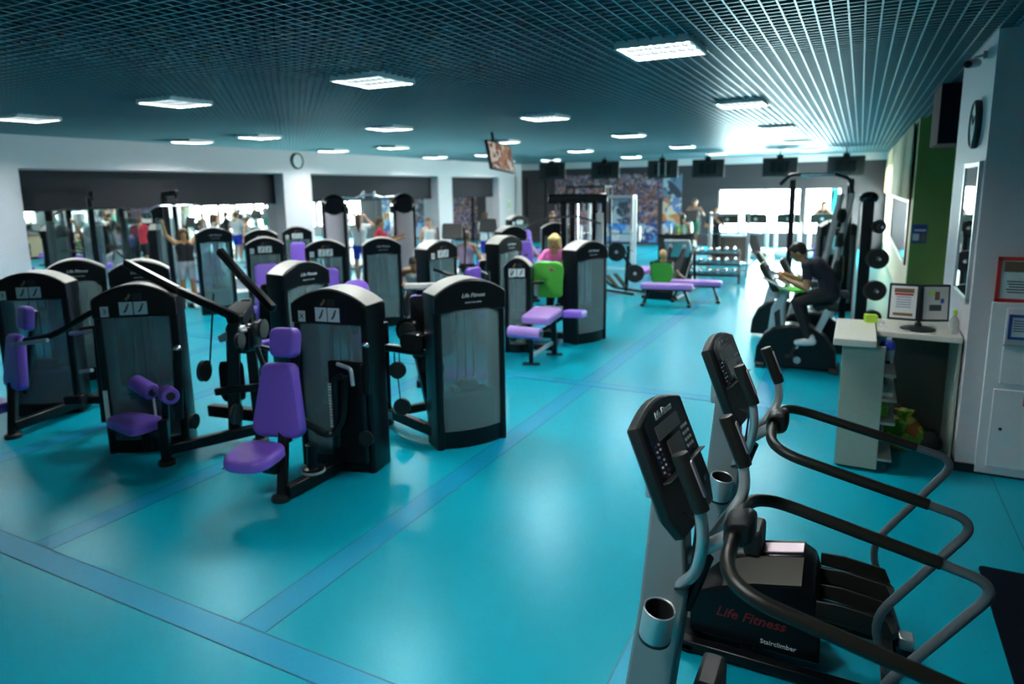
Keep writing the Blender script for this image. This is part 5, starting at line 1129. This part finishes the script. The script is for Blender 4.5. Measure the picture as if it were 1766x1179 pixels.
def person(label, loc, rz, pose, skin='skin', hair=('short', 'darkhair'), clothes=(), shoes='sneaker', vox=.016, scale=1., slim=1., hi=False):
    P = dict(pelvis=(0, 0, .93), neck=(0, .01, 1.45), head=(0, -.02, 1.585), look=(0, -1, 0),
             elbowL=(-.25, .02, 1.15), elbowR=(.25, .02, 1.15), handL=(-.27, -.06, .90), handR=(.27, -.06, .90),
             kneeL=(-.10, -.03, .50), kneeR=(.10, -.03, .50), footL=(-.11, .02, .085), footR=(.11, .02, .085), toeL=None, toeR=None, side=(1, 0, 0))
    P.update(pose); V = {k: Vector(v) for k, v in P.items() if v is not None}
    side = V['side'].normalized(); pel, neck, head = V['pelvis'], V['neck'], V['head']
    up = (neck-pel).normalized(); fwd = up.cross(side).normalized()*-1
    if fwd.dot(V['look']) < 0 and abs(fwd.dot(V['look'])) > .2: fwd = -fwd
    look = V['look'].normalized(); bones = []
    def B(lbl, a, b, ra, rb): bones.append((lbl, Vector(a), Vector(b), ra*slim if lbl not in ('head',) else ra, rb*slim if lbl not in ('head',) else rb))
    L = (neck-pel).length; mid = pel+(neck-pel)*.42-fwd*(-.0); ch = pel+(neck-pel)*.74
    bend = V.get('bend'); 
    if bend: mid += bend; ch += bend*.7
    for s in (-1, 1):
        S = 'L' if s < 0 else 'R'; hp = pel+side*s*.085*slim
        B('hips', pel+side*s*.065, mid+side*s*.05, .108, .092); B('waist', mid+side*s*.05, ch+side*s*.075, .094, .108); B('torso', ch+side*s*.075, neck-up*.07+side*s*.09, .105, .07)
        sh = neck-up*.055+side*s*.165*slim
        B('shoulder', neck-up*.03+side*s*.03, sh, .058, .06)
        el, ha = V['elbow'+S], V['hand'+S]; d = (ha-el).normalized(); wr = ha-d*.07
        B('uarm', sh, el, .052, .040); B('farm', el, el+(wr-el)*.3, .041, .041); B('farm', el+(wr-el)*.3, wr, .041, .028)
        B('hand', wr, ha+d*.01, .030, .034); 
        pn = d.cross(side*s); pn = pn.normalized() if pn.length > .1 else fwd; lat = d.cross(pn).normalized()
        for k in range(4):
            b0 = ha+lat*(-.027+.018*k)+d*.012; ln = (.062, .074, .07, .055)[k]
            B('hand', b0, b0+d*ln*.5+pn*.012, .0105, .0095); B('hand', b0+d*ln*.5+pn*.012, b0+d*ln*.72+pn*.04, .0095, .0085)
        B('hand', ha-lat*.032-d*.02, ha-lat*.052+d*.03+pn*.02, .0125, .0095)
        kn, ft = V['knee'+S], V['foot'+S]
        B('thigh', hp, kn, .092, .056); B('shin', kn, kn+(ft-kn)*.35, .055, .056); B('calf', kn+(ft-kn)*.35, ft, .056, .037)
        toe = V.get('toe'+S) or ft+Vector((s*.03, -.17, -.045)); B('foot', ft-Vector((0, 0, .02)), toe, .042, .032); V['toe'+S] = toe
    B('neck', neck-up*.06, head-up*.03, .057, .054)
    hs = look.cross(Vector((0, 0, 1))); hs = hs.normalized() if hs.length > .05 else side; hu = hs.cross(look).normalized()
    mb = MB()
    for lbl, a, b, ra, rb in bones: capsule(mb, a, b, ra, rb)
    hm = Matrix((hs, look, hu)).transposed()
    def ell(c, r, sc): 
        n0 = len(mb.v); mb.sphere((0, 0, 0), r, 16, sc)
        for i in range(n0, len(mb.v)): mb.v[i] = tuple(Vector(c)+hm @ Vector(mb.v[i]))
    ell(head+hu*.015-look*.012, .094, (.84, 1.02, 1.12)); ell(head-hu*.055+look*.028, .062, (.9, .95, 1.0)); ell(head-hu*.008+look*.098, .016, (.8, 1.1, 1.5)); 
    for s in (-1, 1): ell(head+hs*s*.080-hu*.005-look*.005, .024, (.4, .8, 1.25))
    me = remeshed(mb, vox); me.name = 'body'
    bones.append(('head', head-hu*.05, head+hu*.06, .1, .1))
    # nearest bone of every vertex
    lab = []; seg = [(l, a, b-a, (b-a).length_squared, ra, rb) for l, a, b, ra, rb in bones]
    for v in me.vertices:
        best = (9, '', 0); p = v.co
        for l, a, d, q, ra, rb in seg:
            t = max(0, min(1, (p-a).dot(d)/q)) if q > 0 else 0
            dist = (p-a-d*t).length-(ra+(rb-ra)*t)
            if dist < best[0]: best = (dist, l, t)
        lab.append(best[1:])
    t = thing('person', label, 'person', loc, rz); t.scale = (scale,)*3
    me.materials.clear(); me.materials.append(M[skin]); me.materials.append(M['eye']); me.materials.append(M['lip'])
    eyes = [head+hs*s*.034+hu*.012+look*.083 for s in (-1, 1)]; lip = head-hu*.052+look*.088
    rr = max(.013, vox*.8)
    for f in me.polygons:
        c = f.center
        if any((c-e).length < rr for e in eyes): f.material_index = 1
        elif abs((c-lip).dot(hs)) < .022 and abs((c-lip).dot(hu)) < max(.008, vox*.45) and (c-lip).length < .035: f.material_index = 2
    me.polygons.foreach_set('use_smooth', [True]*len(me.polygons))
    bo = bpy.data.objects.new('body', me); COL.objects.link(bo); bo.parent = t
    nrm = [v.normal.copy() for v in me.vertices]
    def garment(name, m, rule, off):
        keep = [any(l == r[0] and r[1] <= tt <= r[2] for r in rule) for l, tt in lab]; idx = {}; vs = []; fs = []
        for f in me.polygons:
            if all(keep[i] for i in f.vertices):
                q = []
                for i in f.vertices:
                    if i not in idx: idx[i] = len(vs); vs.append(me.vertices[i].co+nrm[i]*off)
                    q.append(idx[i])
                fs.append(q)
        if not fs: return
        g = bpy.data.meshes.new(name); g.from_pydata(vs, [], fs); g.materials.append(M[m]); g.polygons.foreach_set('use_smooth', [True]*len(g.polygons))
        o = bpy.data.objects.new(name, g); COL.objects.link(o); o.parent = t; sm = o.modifiers.new('thick', 'SOLIDIFY'); sm.thickness = .008; sm.offset = -.4
    for i, (name, m, rule) in enumerate(clothes): garment(name, m, rule, .008+.004*i)
    if hair:
        hb = MB(); kind, hmname = hair
        def hell(c, r, sc):
            n0 = len(hb.v); hb.sphere((0, 0, 0), r, 16, sc)
            for i in range(n0, len(hb.v)): hb.v[i] = tuple(Vector(c)+hm @ Vector(hb.v[i]))
        if kind == 'bald': hell(head+hu*.022-look*.022, .0965, (.84, 1.0, 1.1))
        else: hell(head+hu*.034-look*.028, .100, (.88, 1.02, 1.08)); hell(head+hu*.085+look*.03, .05, (1.2, 1, .7))
        if kind in ('bob', 'long'):
            for s in (-1, 1): capsule(hb, head+hs*s*.072+hu*.05-look*.02, head+hs*s*.080-hu*(.10 if kind == 'bob' else .2)-look*.02, .038, .032); capsule(hb, head+hs*s*.06+hu*.07+look*.045, head+hs*s*.088-hu*.07+look*.03, .026, .02)
            capsule(hb, head-look*.07, head-look*.075-hu*(.11 if kind == 'bob' else .28), .075, .06)
            hell(head+hu*.06+look*.06, .05, (1.35, .6, .55))
        if kind == 'tail': hell(head-look*.11+hu*.02, .04, (1, 1, 1)); capsule(hb, head-look*.12, head-look*.10-hu*.2, .03, .018)
        hme = remeshed(hb, max(vox, .01), 2); hme.name = 'hair'; hme.materials.clear(); hme.materials.append(M[hmname]); hme.polygons.foreach_set('use_smooth', [True]*len(hme.polygons))
        ho = bpy.data.objects.new('hair', hme); COL.objects.link(ho); ho.parent = t
    if shoes:
        for S in 'LR':
            a, b = V['foot'+S]-Vector((0, 0, .02)), V['toe'+S]; sb = MB(); d = (b-a).normalized()
            capsule(sb, a-d*.03, a+d*.06, .052, .05); capsule(sb, a+d*.06, b, .05, .042); capsule(sb, a, a+Vector((0, .01, .06)), .05, .048)
            sm = remeshed(sb, .012, 2); sm.name = 'shoe'; sm.materials.clear(); sm.materials.append(M[shoes]); sm.polygons.foreach_set('use_smooth', [True]*len(sm.polygons))
            so = bpy.data.objects.new('shoe', sm); COL.objects.link(so); so.parent = t
    return t
TEE = [('waist', 0, 1), ('torso', 0, 1), ('shoulder', .12, 1), ('hips', .35, 1), ('uarm', 0, .62)]
TANK = [('waist', 0, 1), ('torso', 0, .75), ('hips', .35, 1)]
PANTS = [('hips', 0, .55), ('thigh', 0, 1), ('shin', 0, 1), ('calf', 0, .93)]
SHORTS = [('hips', 0, .55), ('thigh', 0, .72)]
KNEE = [('hips', 0, .55), ('thigh', 0, 1), ('shin', 0, 1)]
LONGT = TEE+[('hips', .1, 1)]
person('woman in a pink T-shirt with blonde bob holding the handles of a weight machine', (-4.36, 10.08, 0), 8, dict(neck=(0, -.03, 1.42), head=(0, -.09, 1.56), look=(.02, -1, -.22), elbowL=(-.33, -.14, 1.14), elbowR=(.33, -.14, 1.12), handL=(-.30, -.47, 1.13), handR=(.08, -.50, 1.16), pelvis=(0, .06, .92), kneeL=(-.11, .0, .50), kneeR=(.14, .0, .5), footL=(-.12, .05, .085), footR=(.17, .04, .085)), 'skin', ('bob', 'blonde'), (('trousers', 'blackcloth', PANTS), ('shirt', 'pinktop', LONGT)), 'shoe_dark', vox=.009, slim=.95, scale=1.0)
person('man in a dark T-shirt and black trousers bent forward riding an exercise bike', (-.29, 9.5, 0), -90, dict(pelvis=(0, .03, 1.02), neck=(0, -.29, 1.42), head=(0, -.385, 1.535), look=(.05, -1, -.62), bend=(0, .07, .07), elbowL=(-.24, -.26, 1.13), elbowR=(.24, -.24, 1.10), handL=(-.10, -.56, 1.24), handR=(.12, -.56, 1.22), kneeL=(-.11, -.34, .93), kneeR=(.12, -.36, .90), footL=(-.16, -.22, .50), footR=(.17, -.17, .42), toeL=(-.17, -.37, .47), toeR=(.19, -.32, .385)), 'skin_tan', ('short', 'darkhair'), (('trousers', 'blackcloth', PANTS), ('shirt', 'navycloth', LONGT)), 'sneaker', vox=.009)
sit = dict(pelvis=(0, 0, .55), neck=(0, -.05, 1.05), head=(0, -.10, 1.19), kneeL=(-.13, -.42, .55), kneeR=(.13, -.42, .55), footL=(-.14, -.42, .085), footR=(.14, -.42, .085), elbowL=(-.3, -.1, .78), elbowR=(.3, -.1, .78), handL=(-.25, -.4, .85), handR=(.25, -.4, .85))
def pose(base, **k): d = dict(base); d.update(k); return d
person('bald man in a dark shirt reclining on the green backrest, seen from behind', (-3.75, 14.95, 0), 180, dict(pelvis=(0, -.02, .36), neck=(0, .36, .80), head=(0, .40, .95), look=(0, -1, -.1), elbowL=(-.3, .2, .52), elbowR=(.32, .2, .5), handL=(-.34, -.05, .42), handR=(.36, -.05, .42), kneeL=(-.16, -.52, .72), kneeR=(.16, -.5, .74), footL=(-.16, -.90, .98), footR=(.16, -.90, 1.0), toeL=(-.17, -.98, 1.14), toeR=(.17, -.98, 1.16)), 'skin', ('bald', 'fairhair'), (('trousers', 'blackcloth', PANTS), ('shirt', 'blackcloth', LONGT)), 'greycloth', scale=1.0)
person('woman in black top and grey shorts, arms raised, near the mirrors', (-12.7, 9.55, 0), 55, dict(elbowL=(-.34, -.04, 1.58), elbowR=(.34, -.04, 1.58), handL=(-.38, -.14, 1.86), handR=(.38, -.14, 1.86)), 'skin_tan', ('long', 'brownhair'), (('shorts', 'greycloth', SHORTS), ('top', 'blackcloth', TANK)), 'sneaker')
person('woman in white T-shirt and blue shorts with arms raised between the cable columns', (-11.6, 13.9, .0), 215, dict(elbowL=(-.34, -.06, 1.42), elbowR=(.34, -.06, 1.45), handL=(-.12, -.12, 1.66), handR=(.12, -.12, 1.68)), 'skin', ('long', 'brownhair'), (('shorts', 'bluecloth', SHORTS), ('shirt', 'whitecloth', LONGT)), 'sneaker', scale=1.08)
person('man in a red T-shirt reaching forward beside the right cable column', (-9.95, 12.65, 0), 130, dict(elbowL=(-.28, -.22, 1.2), elbowR=(.26, -.25, 1.22), handL=(-.2, -.5, 1.28), handR=(.2, -.52, 1.3)), 'skin_tan', ('short', 'brownhair'), (('shorts', 'blackcloth', SHORTS), ('shirt', 'redcloth', LONGT)), 'shoe_dark', scale=1.06)
person('person in a pale tank top standing right of the right cable column', (-10.75, 15.85, 0), 60, {}, 'skin', ('short', 'brownhair'), (('shorts', 'blackcloth', SHORTS), ('top', 'whitecloth', TANK)), 'sneaker', scale=.97)
person('man in white T-shirt and blue shorts, seen from behind near the far mirrors', (-9.35, 16.65, 0), 170, dict(elbowL=(-.32, -.1, 1.16), elbowR=(.32, -.1, 1.16), handL=(-.25, -.34, 1.14), handR=(.25, -.34, 1.14)), 'skin', ('short', 'brownhair'), (('shorts', 'bluecloth', SHORTS), ('shirt', 'whitecloth', LONGT)), 'sneaker', scale=1.05)
person('person in dark clothes standing left of the multi-station cable tower', (-7.73, 17.6, 0), 20, {}, 'skin', ('short', 'brownhair'), (('trousers', 'blackcloth', PANTS), ('shirt', 'blackcloth', LONGT)), 'shoe_dark', scale=1.04)
person('dark haired woman in a pale tank top bending forward on a machine', (-7.35, 10.35, 0), 30, pose(sit, pelvis=(0, .1, .58), neck=(0, -.22, 1.0), head=(0, -.34, 1.10), look=(0, -1, -.8), handL=(-.16, -.5, .75), handR=(.16, -.5, .75)), 'skin_tan', ('short', 'darkhair'), (('trousers', 'blackcloth', PANTS), ('top', 'whitecloth', TANK)), 'shoe_dark', vox=.012)
person('person in orange shorts seated behind a weight tower, mostly hidden', (-8.3, 10.4, 0), 35, pose(sit, pelvis=(0, 0, .9), neck=(0, 0, 1.3), head=(0, -.02, 1.42), kneeL=(-.13, -.4, .82), kneeR=(.13, -.4, .82), footL=(-.14, -.42, .38), footR=(.14, -.42, .38)), 'skin', ('short', 'brownhair'), (('shorts', 'orangecloth', SHORTS), ('shirt', 'blackcloth', LONGT)), 'sneaker', scale=.9)
person('red haired person seated on a violet machine, seen from behind', (-8.0, 13.3, 0), 190, pose(sit, pelvis=(0, 0, .62), neck=(0, -.03, 1.14), head=(0, -.06, 1.28)), 'skin', ('short', 'brownhair'), (('shorts', 'blackcloth', SHORTS), ('top', 'lilac', TANK)), 'shoe_dark', scale=1.05)
person('person in a pale lilac shirt leaning back on a machine below the green notice', (-6.9, 14.3, 0), 60, pose(sit, pelvis=(0, 0, .6), neck=(0, .12, 1.08), head=(0, .14, 1.22)), 'skin', ('short', 'brownhair'), (('trousers', 'blackcloth', PANTS), ('shirt', 'lilac', LONGT)), 'sneaker', scale=1.0)
person('dark haired woman with bare shoulders behind the black counter, seen from behind', (-4.42, 19.2, 0), 175, dict(), 'skin_tan', ('tail', 'darkhair'), (('trousers', 'blackcloth', PANTS), ('top', 'greencloth', [('waist', 0, 1), ('hips', .35, 1)])), 'shoe_dark', scale=.98)
person('man in dark T-shirt, hand at his chest, left of the bright windows', (-3.95, 21.5, 0), 15, dict(elbowR=(.27, -.12, 1.18), handR=(.05, -.28, 1.32), elbowL=(-.28, -.1, 1.16), handL=(-.08, -.28, 1.2)), 'skin_tan', ('short', 'brownhair'), (('trousers', 'blackcloth', PANTS), ('shirt', 'navycloth', LONGT)), 'shoe_dark', scale=1.03)
person('man in a tank top exercising on an elliptical trainer in front of the dark wall', (-4.75, 22.3, .32), 0, dict(elbowL=(-.32, -.1, 1.16), elbowR=(.32, -.1, 1.2), handL=(-.3, -.4, 1.22), handR=(.3, -.36, 1.28)), 'skin', ('short', 'brownhair'), (('shorts', 'greencloth', SHORTS), ('top', 'greycloth', TANK)), 'sneaker')
person('woman with long dark hair walking on a treadmill in front of the far window', (-1.06, 25.0, .175), 0, dict(kneeL=(-.09, -.10, .5), footL=(-.09, -.08, .085), kneeR=(.09, .02, .5), footR=(.09, .22, .12), elbowL=(-.26, .0, 1.14), handL=(-.22, -.25, 1.1), elbowR=(.26, .0, 1.14), handR=(.22, -.25, 1.1)), 'skin', ('long', 'darkhair'), (('leggings', 'blackcloth', KNEE), ('top', 'blackcloth', TANK)), 'sneaker')
# groups of repeats
GRP = {'weight_machine': 'weight machines in the rows behind the front ones', 'exercise_bike': 'exercise bikes on the right', 'elliptical_trainer': 'elliptical trainers', 'wall_mirror': 'mirrors along the walls', 'roller_blind': 'dark roller blinds over the mirrors',
       'photo_mural': 'photo panels on the far wall', 'power_rack': 'racks in the free weight area', 'lat_pulldown': 'lat pulldown stations by the mirrors', 'step_box': 'white step boxes', 'garden_bush': 'bushes outside the right windows'}
for o in list(bpy.data.objects):
    k = o.name.split('.')[0]
    if o.parent is None and k in GRP and 'group' not in o: o['group'] = GRP[k]
    if o.parent is None and k == 'curtain' and 'yellow' in o.get('label', ''): o['group'] = 'pale yellow curtains high on the right wall'
